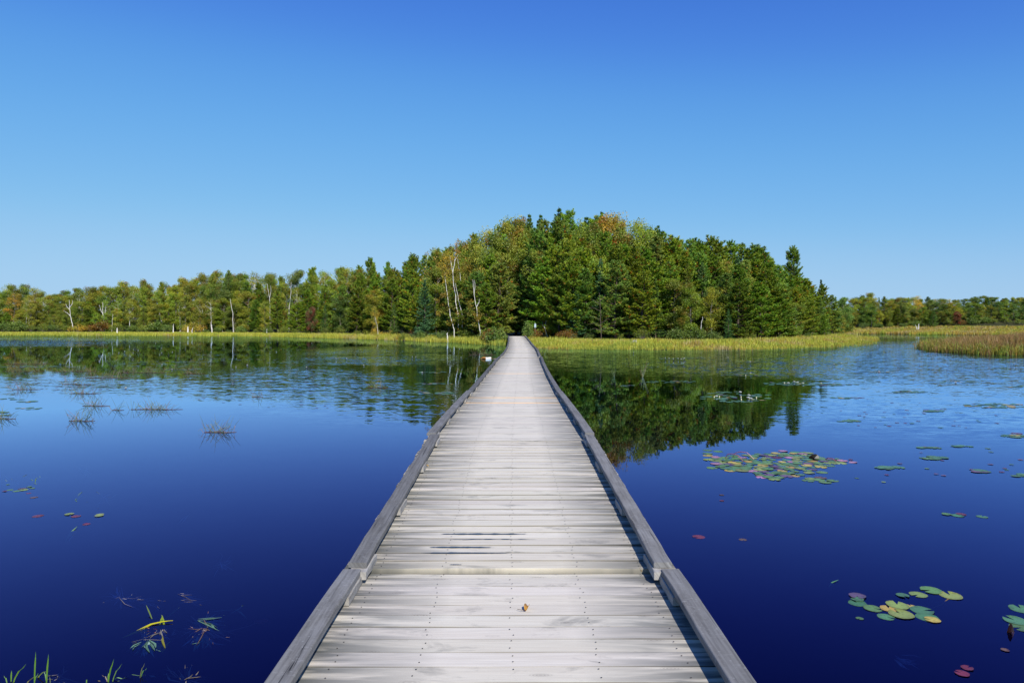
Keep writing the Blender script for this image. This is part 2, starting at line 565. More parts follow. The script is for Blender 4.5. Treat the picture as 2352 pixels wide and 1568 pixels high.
def rail_mesh(mb, P0, P1, rnd, bow=0.0, w=RW, th=RT, n=18, col=(1, 1, 1), rr=.008):
    """a flat timber with rounded top edges between two points on its bottom face"""
    P0, P1 = np.array(P0), np.array(P1)
    D = P1 - P0; L = np.linalg.norm(D); D /= L
    S = np.cross(D, (0, 0, 1.0)); S /= np.linalg.norm(S)
    U = np.cross(S, D)
    h = w / 2
    prof = [(-h, 0.0), (-h, th - rr)] + [(-h + rr - rr * math.cos(a), th - rr + rr * math.sin(a)) for a in (.5, 1.05, 1.57)]
    prof += [(-x, z) for x, z in reversed(prof)]
    k = len(prof)
    V, W = [], []
    for i in range(n + 1):
        f = i / n
        inset = .35 if i in (0, n) else 1.0           # ends are rounded over a little
        ff = f
        for (x, z) in prof:
            dn = -.006 * (1 - inset) if z > th * .5 else 0
            jit = .0016 * math.sin(f * 37 + x * 60 + rnd * 50) + .001 * math.sin(f * 91 + z * 200 + rnd)
            p = P0 + D * (L * ff) + S * (x + jit) + U * (z + dn + bow * math.sin(math.pi * f) + .0012 * math.sin(f * 60 + x * 80 + rnd * 7))
            V.append(p); W.append((L * f + rnd * 5, x + z * .7 + rnd * 2, rnd * 13))
    Q = [(i * k + j, i * k + (j + 1) % k, (i + 1) * k + (j + 1) % k, (i + 1) * k + j) for i in range(n) for j in range(k)]
    T = []
    for m_ in range(1, k - 1):
        T.append((0, m_ + 1, m_)); T.append((n * k, n * k + m_, n * k + m_ + 1))
    mb.add(V, Q, T, col, 0, W)


def box(mb, lo, hi, col=(1, 1, 1), mat=0, rnd=0.0):
    x0, y0, z0 = lo; x1, y1, z1 = hi
    V = [(x0, y0, z0), (x1, y0, z0), (x1, y1, z0), (x0, y1, z0), (x0, y0, z1), (x1, y0, z1), (x1, y1, z1), (x0, y1, z1)]
    Q = [(3, 2, 1, 0), (4, 5, 6, 7), (0, 1, 5, 4), (1, 2, 6, 5), (2, 3, 7, 6), (3, 0, 4, 7)]
    mb.add(V, Q, None, col, mat, [(v[1] + rnd, v[0] + v[2], rnd) for v in V])


rr_ = random.Random(3)
ORD = ['first', 'second', 'third', 'fourth', 'fifth', 'sixth', 'seventh', 'eighth', 'ninth', 'tenth', 'eleventh', 'twelfth', 'thirteenth', 'fourteenth',
       'fifteenth', 'sixteenth', 'seventeenth', 'eighteenth', 'nineteenth', 'twentieth']
sec_label = ['wooden boardwalk section under the viewer, carrying the curled dry leaf',
             'wooden boardwalk section with dark wet streaks, second from the viewer',
             'long grey boardwalk section with two new tan boards, third from the viewer']
sec_label += ['grey boardwalk section over the water, %s from the viewer' % ORD[i] for i in range(3, 11)]
sec_label += ['boardwalk section rising over the sedge bank, third from the wood',
              'boardwalk section rising past the bushes, second from the wood',
              'boardwalk end section sloping up to the dark gap in the pines']
NEW = {14.05: 1, 13.0: 1, 22.3: 1, 45.2: 1, 27.9: 0, 33.2: 0}
for si, ((a, b), (z0, z1)) in enumerate(zip(JOINTS, ZT)):
    xm = .5 * (deck_mid(a) + deck_mid(b))
    base = np.array([xm, (a + b) / 2, (z0 + z1) / 2])
    root = empty('boardwalk_section', base, 0, sec_label[si], 'boardwalk', 'floating boardwalk sections')
    mb = MB()
    d = a
    ox = rr_.uniform(-.008, .008)
    first = True
    while d < b - .05:
        wv = rr_.choice([.138, .14, .142, .137]) if not first else .14
        d1 = min(d + wv, b)
        gap = rr_.choice([.0006, .0008, .001, .0015, .004])
        f = ((d + d1) / 2 - a) / (b - a)
        edge_on = .5 if d > 6.5 and rr_.random() < .7 else None
        tone = rr_.gauss(1.0, .04)
        col = np.array([tone, tone * rr_.uniform(.98, 1.0), tone * rr_.uniform(.95, 1.0)])
        if any(abs(k - d) < .07 and v for k, v in NEW.items()):
            col = np.array([1.55, 1.1, .68])
        if si == 1 and first:
            col = np.array([.95, .93, .87])
            edge_on = 1.0
        zz = z0 + (z1 - z0) * f
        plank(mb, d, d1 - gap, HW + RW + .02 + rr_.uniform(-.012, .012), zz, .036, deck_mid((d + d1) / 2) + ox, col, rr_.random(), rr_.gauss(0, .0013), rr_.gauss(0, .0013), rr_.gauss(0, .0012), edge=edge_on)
        # nail heads, two per board on each of five stringers
        for xk in (-.84, -.43, 0.01, .43, .84):
            for fy in (.24, .74):
                if rr_.random() < .1: continue
                cx, cy = deck_mid((d + d1) / 2) + ox + xk + rr_.gauss(0, .008), d + (d1 - d) * fy + rr_.gauss(0, .006)
                r = .0042 if d < 12 else .006
                an = np.arange(6) * math.pi / 3
                mb.add([(cx + r * math.cos(q), cy + r * math.sin(q), zz + .0045) for q in an], [(0, 1, 2, 3), (0, 3, 4, 5)], None, (1, 1, 1), 1)
        d = d1
        first = False
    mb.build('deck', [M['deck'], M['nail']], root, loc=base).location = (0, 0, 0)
    if si == 1:                                       # pale butt of the raised end board
        pass
    for side in (-1, 1):
        off = rr_.uniform(-.02, .02) if si > 1 else (.012 * side if si == 0 else -.03 * side)
        tilt = rr_.uniform(-.012, .012) if si > 1 else 0
        L0, L1 = a + rr_.uniform(.0, .05), b - rr_.uniform(.0, .06)
        if si == 0: L1 = 4.215
        if si == 1: L0 = 4.255
        pa = np.array([deck_mid(a) + side * (HW + RW / 2) + off, L0, z0 + BT + .004])
        pb = np.array([deck_mid(b) + side * (HW + RW / 2) + off + rr_.uniform(-.02, .02), L1, z1 + BT + .004 + tilt])
        mb = MB()
        colr = tuple([rr_.uniform(.72, .95) if si < 3 else rr_.uniform(.5, .75)] * 3)
        rail_mesh(mb, pa, pb, rr_.random(), rr_.uniform(-.012, .02) if si > 1 else 0.0, n=26, col=colr)
        if si == 13 and side == 1:
            mb = MB()
            cut = pa + (pb - pa) * .45
            rail_mesh(mb, pa, cut, .3, 0, n=12, col=(1, 1, 1))
            mb2 = MB(); rail_mesh(mb2, cut + (0, .03, 0), pb, .7, 0, n=12, col=(2.2, 1.35, .62))
            o2 = mb2.build('rail', M['rail'], root, smooth=False, loc=base); o2.location = (0, 0, 0); o2['label'] = 'short new tan rail board'
        mb.build('rail', M['rail'], root, smooth=False, loc=base).location = (0, 0, 0)
        nb = max(3, int(round((b - a) / 1.55)) + 1)
        for k in range(nb):
            f = k / (nb - 1)
            c = pa + (pb - pa) * f
            hl = .17
            yc = min(max(c[1], L0 + hl - (.06 if si == 1 and k == 0 else 0)), L1 - hl)
            mb = MB()
            rail_mesh(mb, (c[0] - side * .012, yc - hl, c[2] - BT + .002), (c[0] - side * .012, yc + hl, c[2] - BT + .002), rr_.random(), 0, w=RW - .006, th=BT - .004, n=4, col=(1.55, 1.5, 1.4), rr=.006)
            mb.build('spacer_block', M['rail'], root, loc=base).location = (0, 0, 0)
    for side in (-1, 0, 1):
        mb = MB()
        xa, xb = deck_mid(a) + side * .95, deck_mid(b) + side * .95
        rail_mesh(mb, (xa, a + .02, z0 - .25), (xb, b - .02, z1 - .25), .5, 0, w=.05, th=.21, n=4)
        mb.build('stringer', M['under'], root, loc=base).location = (0, 0, 0)
    for f in (.12, .5, .88):
        mb = MB()
        yc = a + (b - a) * f
        xc = deck_mid(yc)
        zc = z0 + (z1 - z0) * f - .26
        zlo = min(-.15, float(height(xc, yc)[0]) - .1) if yc > 62 else -.15
        box(mb, (xc - .9, yc - .25, zlo), (xc + .9, yc + .25, zc), mat=0)
        mb.build('float_drum' if yc < 62 else 'support_crib', M['under'], root, loc=base).location = (0, 0, 0)

# wet streaks standing in the grain of the second section
m, t, b_ = principled('wet_streak', (.055, .052, .055), .08, .5, False)
M['wet'] = m
wet_lab = ['longest dark wet streak on the deck boards, farthest of the set', 'blotchy dark wet streak with a ragged knot at its middle', 'thin dark wet streak reflecting blue at one end',
           'short dark wet dash just beyond the raised board edge', 'tapered dark wet dash beside a shorter one near the raised board edge', 'thin brownish wet line between two larger wet streaks']
for wi, (u0, u1, v, hw) in enumerate(((1012, 1212, 1227, .011), (985, 1130, 1257.5, .010), (964, 1170, 1270.5, .009), (1032, 1062, 1304, .004), (1083, 1124, 1304.5, .007), (1030, 1235, 1239, .004))):
    p0, p1 = deck_at(u0, v), deck_at(u1, v)
    n = 26
    V, T = [], []
    up, lo = [], []
    for i in range(n + 1):
        f = i / n
        env = (math.sin(math.pi * min(f * 1.0, 1)) ** .5) * (1.0 if f < .45 else .55 + .45 * abs(math.sin(f * 17)))
        w = 1.5 * hw * env * (1 + .22 * math.sin(i * 1.3 + wi) + .12 * math.sin(i * 3.7))
        c = p0 + (p1 - p0) * f
        up.append((c[0], c[1] + w, c[2] + .0052)); lo.append((c[0], c[1] - w * .7, c[2] + .0052))
    V = up + lo
    Q = [(i, n + 1 + i, n + 2 + i, i + 1) for i in range(n)]
    c0 = p0 * .5 + p1 * .5
    mb = MB(); mb.add(V, Q)
    tag(mb.build('wet_streak', M['wet'], loc=c0), wet_lab[wi], 'puddle', 'wet streaks on the deck')


# curled leaf and litter lying on the deck
def curled_leaf(name, pos, L, W, rz, cols, label, stem=True):
    root = empty(name, pos, rz, label, 'leaf')
    mb = MB()
    n, k = 10, 8
    V, C = [], []
    for i in range(n + 1):
        f = i / n
        wd = W * (math.sin(math.pi * min(max(f * .92 + .06, 0), 1)) ** .7)
        for j in range(k + 1):
            g = j / k * 2 - 1
            ang = g * 1.9
            V.append((wd * .55 * math.sin(ang), L * (f - .5) + .004 * math.sin(j * 2 + i), .006 + wd * .42 * (1 - math.cos(ang)) + .012 * math.sin(f * 3)))
            cc = np.array(cols[0]) * (1 - f) + np.array(cols[1]) * f
            C.append(cc * (.75 + .5 * ((i * 7 + j * 5) % 9) / 9))
    Q = [(i * (k + 1) + j, i * (k + 1) + j + 1, (i + 1) * (k + 1) + j + 1, (i + 1) * (k + 1) + j) for i in range(n) for j in range(k)]
    mb.add(V, Q, None, C)
    mb.build('blade', M['rush'], root)
    if stem:
        mb = MB()
        mb.tube([(0, -L * .5, .01), (-W * .8, -L * .62, .012), (-W * 1.8, -L * .5, .010)], [.0022, .0018, .0012], 5, (.07, .04, .03))
        mb.build('stalk', M['rush'], root)
    return root


p = deck_at(1210, 1401)
curled_leaf('dry_leaf', p + np.array([0, 0, .004]), .062, .026, -.25, ((.62, .33, .05), (.22, .12, .08)), 'curled brown and orange dry leaf lying on the boards')
p = deck_at(1470, 1314)
curled_leaf('dry_leaf', p + np.array([0, 0, .006]), .03, .012, .5, ((.45, .30, .08), (.35, .22, .06)), 'tiny tan leaf scrap on the pale board at the joint', False)
p = deck_at(979, 1073)
curled_leaf('dry_leaf', p + np.array([0, 0, .006]), .05, .014, 1.3, ((.55, .36, .12), (.45, .28, .10)), 'narrow tan leaf on the deck near the far-side kerb rail of the third section', False)

# ------------------------------------------------------------------ trees: one builder per kind
def unit(v):
    return v / (np.linalg.norm(v, axis=-1, keepdims=True) + 1e-9)


def needles(mb, rng, C, D, L, nl, nw, per, col, mat=0):
    """bottle-brush tufts: base points C, axes D, axis lengths L; every tuft gets `per` thin needle blades"""
    k = len(C)
    s = rng.random((k, per))
    base = C[:, None, :] + D[:, None, :] * (L[:, None] * s)[..., None]
    rv = unit(rng.normal(size=(k, per, 3)))
    perp = unit(rv - (rv * D[:, None, :]).sum(-1, keepdims=True) * D[:, None, :])
    ang = rng.uniform(.35, 1.0, (k, per))
    dr = D[:, None, :] * np.cos(ang)[..., None] + perp * np.sin(ang)[..., None]
    ln = nl * rng.uniform(.7, 1.2, (k, per))
    tip = base + dr * ln[..., None]
    sd = unit(np.cross(dr, unit(rng.normal(size=(k, per, 3))))) * (nw * .5)
    V = np.stack([base - sd, base + sd, tip], 2).reshape(-1, 3)
    cc = (col[:, None, :] * rng.uniform(.75, 1.25, (k, per, 1)))
    cc = np.repeat(cc.reshape(-1, 3), 3, 0)
    mb.add(V, None, np.arange(len(V)).reshape(-1, 3), cc, mat)


def leaves(mb, rng, C, size, col, up=.5, mat=0):
    """diamond leaves at points C with a light upward / outward bias"""
    k = len(C)
    N = unit(rng.normal(size=(k, 3)) + np.array([0, 0, up]))
    A = unit(np.cross(N, unit(rng.normal(size=(k, 3)))))
    B = np.cross(N, A)
    s = (size * rng.uniform(.65, 1.3, k))[:, None]
    V = np.stack([C - A * s * .55, C - B * s * .36 + A * s * .05, C + A * s * .6, C + B * s * .36 + A * s * .05], 1).reshape(-1, 3)
    mb.add(V, np.arange(len(V)).reshape(-1, 4), None, np.repeat(col, 4, 0), mat)


def pine(seed, H=13.0, Rr=2.7, base=.10, dense=1.0, sharp=.55, nl=.27, nw=.068, per=24, blue=0.0, loose=0.0):
    rng = np.random.default_rng(seed)
    root = empty('pine_tree', (0, 0, 0))
    tz = np.linspace(0, H, 9)
    wob = np.cumsum(rng.normal(0, .05, (9, 2)), 0); wob[0] = 0
    tp = np.c_[wob, tz]
    tm = MB()
    tm.tube(tp, np.linspace(.17, .02, 9) * H / 13, 7)
    C, D, L, K = [], [], [], []
    nwh = int(27 * dense * H / 13)
    for w in range(nwh):
        t = base + (1 - base) * max(0.0, (w + rng.uniform(-.3, .3)) / nwh) ** .92
        t = min(max(t, base * .8), .995)
        prof = (1 - t) ** sharp * (.5 + .5 * min(1, (t - base) / .22 + .35))
        for kk in range(rng.integers(4, 7)):
            if rng.random() < loose: continue
            ln = max(.18, Rr * prof * rng.uniform(.62, 1.16))
            az = rng.uniform(0, 6.283)
            el0 = -.12 + .95 * t ** 1.5 + rng.normal(0, .1)
            o = np.array([np.interp(t * H, tz, tp[:, 0]), np.interp(t * H, tz, tp[:, 1]), t * H])
            ca, sa = math.cos(az), math.sin(az)
            n = 5
            pth = []
            p = o.copy(); el = el0
            for q in range(n + 1):
                pth.append(p.copy())
                p = p + ln / n * np.array([ca * math.cos(el), sa * math.cos(el), math.sin(el)])
                el += .13
            pth = np.array(pth)
            if ln > .7:
                tm.tube(pth, np.linspace(.022, .006, n + 1) * (1 + ln * .35), 4, cap=False)
            m_ = int(max(2, ln / .24))
            fs = np.linspace(.30 if ln > .8 else .1, 1.0, m_)
            side = np.array([-sa, ca, 0])
            for f in fs:
                c = np.array([np.interp(f * n, range(n + 1), pth[:, x]) for x in range(3)])
                out = np.array([ca, sa, 0])
                for sgn in ((0,) if f > .97 else (-1, 1)):
                    cc = c + side * sgn * rng.uniform(.05, .38) * (1.15 - f) * min(1, ln) + rng.normal(0, .05, 3)
                    dd = unit(out * rng.uniform(.2, .75) + side * sgn * .5 + np.array([0, 0, rng.uniform(.7, 1.5)]) + rng.normal(0, .15, 3))
                    C.append(cc); D.append(dd); L.append(rng.uniform(.16, .34) * (1.0 if ln > .5 else .8))
                    g = rng.uniform(.75, 1.25)
                    if rng.random() < .05 and f < .8:
                        K.append(np.array([.40, .20, .025]) * g)
                    else:
                        yl = rng.random()
                        K.append(np.array([.125 + .15 * yl, .265 + .085 * yl, .022 + blue * .05]) * g)
    for q in range(4):
        C.append(np.array([tp[-1][0], tp[-1][1], H - .15 * q])); D.append(unit(np.array([rng.normal(0, .2), rng.normal(0, .2), 1.0]))); L.append(.4); K.append(np.array([.06, .125, .03]))
    cm = MB()
    needles(cm, rng, np.array(C), np.array(D), np.array(L), nl, nw, per, np.array(K))
    tm.build('trunk', M['bark'], root)
    cm.build('crown', M['needle'], root)
    root['_H'] = H
    return root


def spruce(seed, H=9.0, Rr=2.0, base=.03, droop=.25, col=(.045, .095, .022), dens=1.0):
    rng = np.random.default_rng(seed)
    root = empty('spruce_tree', (0, 0, 0))
    tm, cm = MB(), MB()
    tm.tube([(0, 0, 0), (.03, 0, H * .5), (0, .02, H)], [.13, .07, .012], 6)
    Cs, Ds, Ls, Ks = [], [], [], []
    nwh = int(30 * H / 9)
    for w in range(nwh):
        t = base + (1 - base) * (w + rng.uniform(-.3, .3)) / nwh
        t = min(max(t, .02), .99)
        for k in range(rng.integers(4, 7)):
            ln = Rr * ((1 - t) ** .85) * rng.uniform(.6, 1.15) + .05
            az = rng.uniform(0, 6.283); ca, sa = math.cos(az), math.sin(az)
            el = -droop * (1 - t) + .5 * t + .75 * max(0, (t - .82) / .18) + rng.normal(0, .07)
            o = np.array([0, 0, t * H])
            n = 4; pth = []; p = o.copy()
            for q in range(n + 1):
                pth.append(p.copy()); p = p + ln / n * np.array([ca * math.cos(el), sa * math.cos(el), math.sin(el)]); el += .10
            pth = np.array(pth)
            if ln > .6: tm.tube(pth, np.linspace(.02, .005, n + 1), 4, cap=False)
            for f in np.linspace(.15, 1, max(3, int(ln / .17 * dens))):
                c = np.array([np.interp(f * n, range(n + 1), pth[:, x]) for x in range(3)])
                for sgn in (-1, 1):
                    dd = unit(np.array([ca, sa, 0]) * .8 + np.array([-sa, ca, 0]) * sgn * rng.uniform(.3, 1.0) + np.array([0, 0, rng.uniform(-.15, .25)]))
                    Cs.append(c); Ds.append(dd); Ls.append(rng.uniform(.2, .42) * (1.1 - .5 * f) * min(1, .12 + ln * .65))
                    Ks.append(np.array(col) * rng.uniform(.7, 1.35))
    needles(cm, rng, np.array(Cs), np.array(Ds), np.array(Ls), .13, .06, 16, np.array(Ks) * 2.1)
    tm.build('trunk', M['bark'], root); cm.build('crown', M['needle'], root)
    root['_H'] = H
    return root


PAL = {'olive': [(.135, .170, .018), (.100, .145, .017), (.170, .185, .020)], 'green': [(.085, .135, .022), (.07, .115, .02), (.11, .15, .025)],
       'yellow': [(.26, .215, .025), (.20, .19, .024), (.34, .22, .025)], 'orange': [(.36, .16, .02), (.26, .19, .022), (.16, .16, .02), (.30, .12, .02)],
       'red': [(.22, .05, .025), (.14, .06, .02), (.10, .10, .02)], 'gold': [(.42, .25, .05), (.30, .2, .04)]}


def broadleaf(seed, H=12.0, Rr=2.3, cb=.10, pal='olive', n_limb=27, per=185, leaf=.155, white=False, name='birch_tree', spread=.74, upness=.95):
    rng = np.random.default_rng(seed)
    root = empty(name, (0, 0, 0))
    tm, cm = MB(), MB()
    n = 9
    wob = np.cumsum(rng.normal(0, .09, (n, 2)), 0); wob[0] = 0
    tz = np.linspace(0, H * .93, n)
    tp = np.c_[wob * H / 12, tz]
    tm.tube(tp, np.linspace(.125, .02, n) * H / 12, 7)
    ends = []
    for k in range(n_limb):
        t = cb * .8 + (.97 - cb * .8) * (k + rng.uniform(0, 1)) / n_limb
        z = t * H * .93
        o = np.array([np.interp(z, tz, tp[:, 0]), np.interp(z, tz, tp[:, 1]), z])
        prof = math.sin(math.pi * min(1, max(.12, (t - cb * .55) / (1.08 - cb * .55)))) ** .6
        ln = Rr * prof * rng.uniform(.55, 1.15)
        az = rng.uniform(0, 6.283)
        el = upness * rng.uniform(.4, 1.2)
        p = o.copy(); pth = [p.copy()]
        for q in range(4):
            az += rng.normal(0, .22)
            p = p + ln / 4 * np.array([math.cos(az) * math.cos(el), math.sin(az) * math.cos(el), math.sin(el)])
            pth.append(p.copy()); el -= .10
        tm.tube(pth, np.linspace(.035, .008, 5) * (.5 + ln / 2.2) * H / 12, 5, cap=False)
        for f in ((.55, .8, 1.0) if ln > 1.0 else (.7, 1.0)):
            c = np.array([np.interp(f * 4, range(5), np.array(pth)[:, x]) for x in range(3)])
            ends.append(c + rng.normal(0, .22, 3))
    ends.append(tp[-1] + [0, 0, .25]); ends.append(tp[-1] + [.2, .1, -.2])
    pals = [np.array(x) * 1.95 for x in PAL[pal]]
    for c in ends:
        k = int(per * rng.uniform(.5, 1.3))
        rc = spread * rng.uniform(.7, 1.25)
        d = unit(rng.normal(size=(k, 3))) * (rng.random(k) ** .45)[:, None] * np.array([rc, rc, rc * 1.0])
        base = pals[rng.integers(len(pals))] * rng.uniform(.78, 1.2)
        col = base * rng.uniform(.72, 1.3, (k, 1))
        if rng.random() < .07 and pal in ('olive', 'green'):
            col = np.array([.28, .19, .025]) * rng.uniform(.7, 1.3, (k, 1))
        leaves(cm, rng, c + d, leaf, col)
    tm.build('trunk', M['birch'] if white else M['bark_grey'], root)
    cm.build('crown', M['leaf'], root)
    root['_H'] = H
    return root


def shrub(seed, H=2.0, Rr=1.2, pal='olive', n=26, per=70, leaf=.10, name='shrub', mat_l='leaf', spiky=False):
    rng = np.random.default_rng(seed)
    root = empty(name, (0, 0, 0))
    tm, cm = MB(), MB()
    pals = [np.array(x) for x in PAL[pal]]
    for k in range(n):
        az = rng.uniform(0, 6.283); r = Rr * rng.random() ** .6
        hh = H * (1 - .55 * (r / Rr) ** 2) * rng.uniform(.55, 1.1)
        p = np.array([[0.15 * math.cos(az), .15 * math.sin(az), 0], [r * .5 * math.cos(az), r * .5 * math.sin(az), hh * .6], [r * math.cos(az), r * math.sin(az), hh]])
        tm.tube(p, [.018, .012, .004], 4, cap=False)
        m_ = int(per * rng.uniform(.6, 1.3))
        f = rng.random(m_) ** .7
        pos = p[1] + (p[2] - p[1]) * (f * 1.25 - .45)[:, None] + rng.normal(0, .17 if not spiky else .06, (m_, 3)) * [1, 1, .9]
        pos[:, 2] = np.abs(pos[:, 2]) + .03
        leaves(cm, rng, pos, leaf, pals[rng.integers(len(pals))] * 1.6 * rng.uniform(.8, 1.2) * rng.uniform(.75, 1.25, (m_, 1)), .6)
    tm.build('stem', M['bark_grey'], root); cm.build('foliage', M['leaf'], root)
    root['_H'] = H
    return root


PINES = [pine(11, Rr=2.8, sharp=.44), pine(12, Rr=3.0, sharp=.38), pine(13, Rr=2.6, sharp=.50), pine(14, Rr=3.1, base=.06, sharp=.42, blue=.4), pine(15, Rr=2.8, base=.2, sharp=.40), pine(16, Rr=2.6, blue=.6, sharp=.48),
         pine(17, Rr=2.9, sharp=.36, loose=.12), pine(18, Rr=2.7, sharp=.45, base=.14)]
SPRUCE = [spruce(21), spruce(22, Rr=1.7, droop=.1, col=(.06, .11, .02)), spruce(23, H=9, Rr=2.3, droop=.4, col=(.095, .115, .018)), spruce(24, Rr=1.5, droop=-.1, col=(.05, .10, .04))]
BROAD = {'olive': [broadleaf(31), broadleaf(32, Rr=2.9, cb=.06), broadleaf(33, Rr=2.3, cb=.2, per=110), broadleaf(34, Rr=2.6, cb=.05, n_limb=30)],
         'green': [broadleaf(35, pal='green'), broadleaf(36, pal='green', Rr=2.6, cb=.12)],
         'yellow': [broadleaf(37, pal='yellow', per=70, Rr=2.0), broadleaf(38, pal='yellow', per=62, Rr=2.2, cb=.3)],
         'orange': [broadleaf(39, pal='orange', per=80)], 'red': [broadleaf(40, pal='red', H=7, Rr=2.0, name='maple_tree')]}
WHITEB = [broadleaf(41, white=True, per=55, cb=.35), broadleaf(42, white=True, per=60, cb=.42, Rr=2.0, pal='olive')]
SHRUBS = {'olive': [shrub(51), shrub(52, Rr=1.5), shrub(53, H=2.4)], 'green': [shrub(54, pal='green'), shrub(55, pal='green', H=1.6, leaf=.13)], 'yellow': [shrub(56, pal='yellow', H=1.4)],
          'orange': [shrub(57, pal='orange', H=1.5)], 'red': [shrub(58, pal='red', H=1.4, leaf=.07)]}
PROTOS = PINES + SPRUCE + WHITEB + [x for L_ in BROAD.values() for x in L_] + [x for L_ in SHRUBS.values() for x in L_]
USED = set()


def plant(proto, x, y, scale, rz, tint, sx=1.0, z=None, tilt=(0, 0)):
    if proto in USED:
        r = copy_thing(proto)
    else:
        r = proto; USED.add(proto); KIDS[proto] = children(proto)
    z = float(height(x, y)[0]) - .05 if z is None else z
    r.location = (x, y, z)
    r.rotation_euler = (tilt[0], tilt[1], rz)
    r.scale = (scale * sx, scale * sx, scale)
    for c in KIDS[proto] if r is proto else [q for q in r.children]:
        if c.name.startswith(('crown', 'foliage')):
            c.color = (*tint, 1)
    return r


# skyline and forest front, read across the view
SKY = [(-260, 672), (0, 664), (45, 654), (80, 664), (130, 672), (180, 662), (250, 656), (330, 640), (400, 645), (450, 634), (520, 618), (570, 628), (620, 618), (690, 630), (740, 622), (800, 612),
       (845, 596), (880, 604), (940, 586), (1000, 572), (1045, 560), (1062, 566), (1095, 541), (1150, 520), (1200, 502), (1245, 497), (1285, 480), (1320, 500), (1345, 508), (1380, 492), (1420, 500), (1450, 498),
       (1500, 518), (1560, 540), (1640, 545), (1700, 560), (1740, 566), (1780, 592), (1800, 615), (1850, 636), (1870, 650), (1895, 661), (1915, 677), (1960, 684), (2000, 674), (2050, 684), (2100, 680), (2160, 686), (2210, 688), (2260, 678), (2300, 686), (2352, 682), (2600, 676)]
FRONT = [(-300, 176), (0, 171), (160, 168), (400, 161), (570, 152), (720, 138), (861, 116), (976, 102), (1060, 95), (1120, 91), (1175, 96), (1205, 96), (1240, 90), (1300, 85), (1493, 80), (1723, 80), (1800, 84), (1860, 93), (1900, 101),
         (1930, 116), (1950, 190), (1962, 205), (2100, 206), (2352, 203), (2700, 200)]
LAND = [(159, 'the forked bare snag'), (413, 'the straight white trunk'), (535, 'the leaning white birch'), (716, 'the red-leaved maple'), (862, 'the yellow sapling'), (1035, 'the bent white birch trio'),
        (1187, 'the path gap'), (1458, 'the grey boulder'), (1611, 'the short white stem'), (1822, 'the lone tall pine'), (2014, 'the tip of the sedge point'), (2109, 'the white stub pair'), (2199, 'the rust-red maple')]
ROWN = ['in the front row', 'in the second row', 'in the third row', 'in the fourth row', 'on the skyline row', 'on the skyline row']
LBL = {}


def place_label(kind, adj, u, row):
    """kind, look, row and the count from the landmark beside it"""
    k = min(range(len(LAND)), key=lambda i: abs(LAND[i][0] - u))
    name = LAND[k][1]
    way = 'before' if (u < LAND[k][0]) == (LAND[k][0] <= 1187) else 'past'
    return (kind, adj, ROWN[row] if isinstance(row, int) else row, way, name, abs(LAND[k][0] - u))


PENDING = []


def note(o, kind, adj, cat, group, u, row):
    o['category'] = cat; o['group'] = group
    PENDING.append((o, place_label(kind, adj, u, row)))


def finish_labels():
    buckets = {}
    for o, (kind, adj, row, way, name, du) in PENDING:
        buckets.setdefault((kind, row, way, name), []).append((du, adj, o))
    for (kind, row, way, name), L_ in buckets.items():
        L_.sort(key=lambda q: q[0])
        for i, (du, adj, o) in enumerate(L_):
            o['label'] = '%s %s %s, %s %s %s' % (adj, kind, row, ORD[min(i, 19)], way, name)


def tone_word(tint):
    s = sum(tint) / 3
    return 'bright' if s > 1.06 else ('dark' if s < .92 else 'plain')


rt = random.Random(5)


def kind_at(u, row):
    x = rt.random()
    if u < 560:
        return 'pine' if x < .06 else ('spruce' if x < .10 else ('white' if x < .34 else ('yellow' if x < .38 else ('green' if x < .42 else 'olive'))))
    if u < 800:
        return 'pine' if x < (.50 if row < 2 else .28) else ('spruce' if x < .62 and row < 2 else ('white' if x < .66 else ('green' if x < .76 else 'olive')))
    if u < 985:
        return 'pine' if x < .66 else ('spruce' if x < .74 and row < 2 else ('olive' if x < .93 else 'green'))
    if u < 1075:
        return 'yellow' if x < .45 and row > 0 else ('pine' if x < .65 else 'olive')
    if u < 1210:
        return ('pine' if x < .8 else 'olive') if row < 2 else ('olive' if x < .80 else 'pine')
    if u < 1300:
        return ('pine' if x < .8 else 'olive') if row < 3 else ('spruce' if x < .25 else ('olive' if x < .65 else 'pine'))
    if u < 1480:
        return ('pine' if x < .75 else ('spruce' if x < .85 else 'olive')) if row < 3 else ('orange' if x < .22 else ('olive' if x < .62 else ('yellow' if x < .7 else 'pine')))
    if u < 1830:
        return 'pine' if x < .88 else ('olive' if x < .96 else 'spruce')
    if u < 1930:
        return 'spruce' if x < .6 else 'pine'
    return 'pine' if x < .14 else ('spruce' if x < .22 else ('yellow' if x < .26 else ('green' if x < .5 else 'olive')))


def size_word(h):
    return 'tall' if h > 11.5 else ('small' if h < 6.5 else 'mid-height')


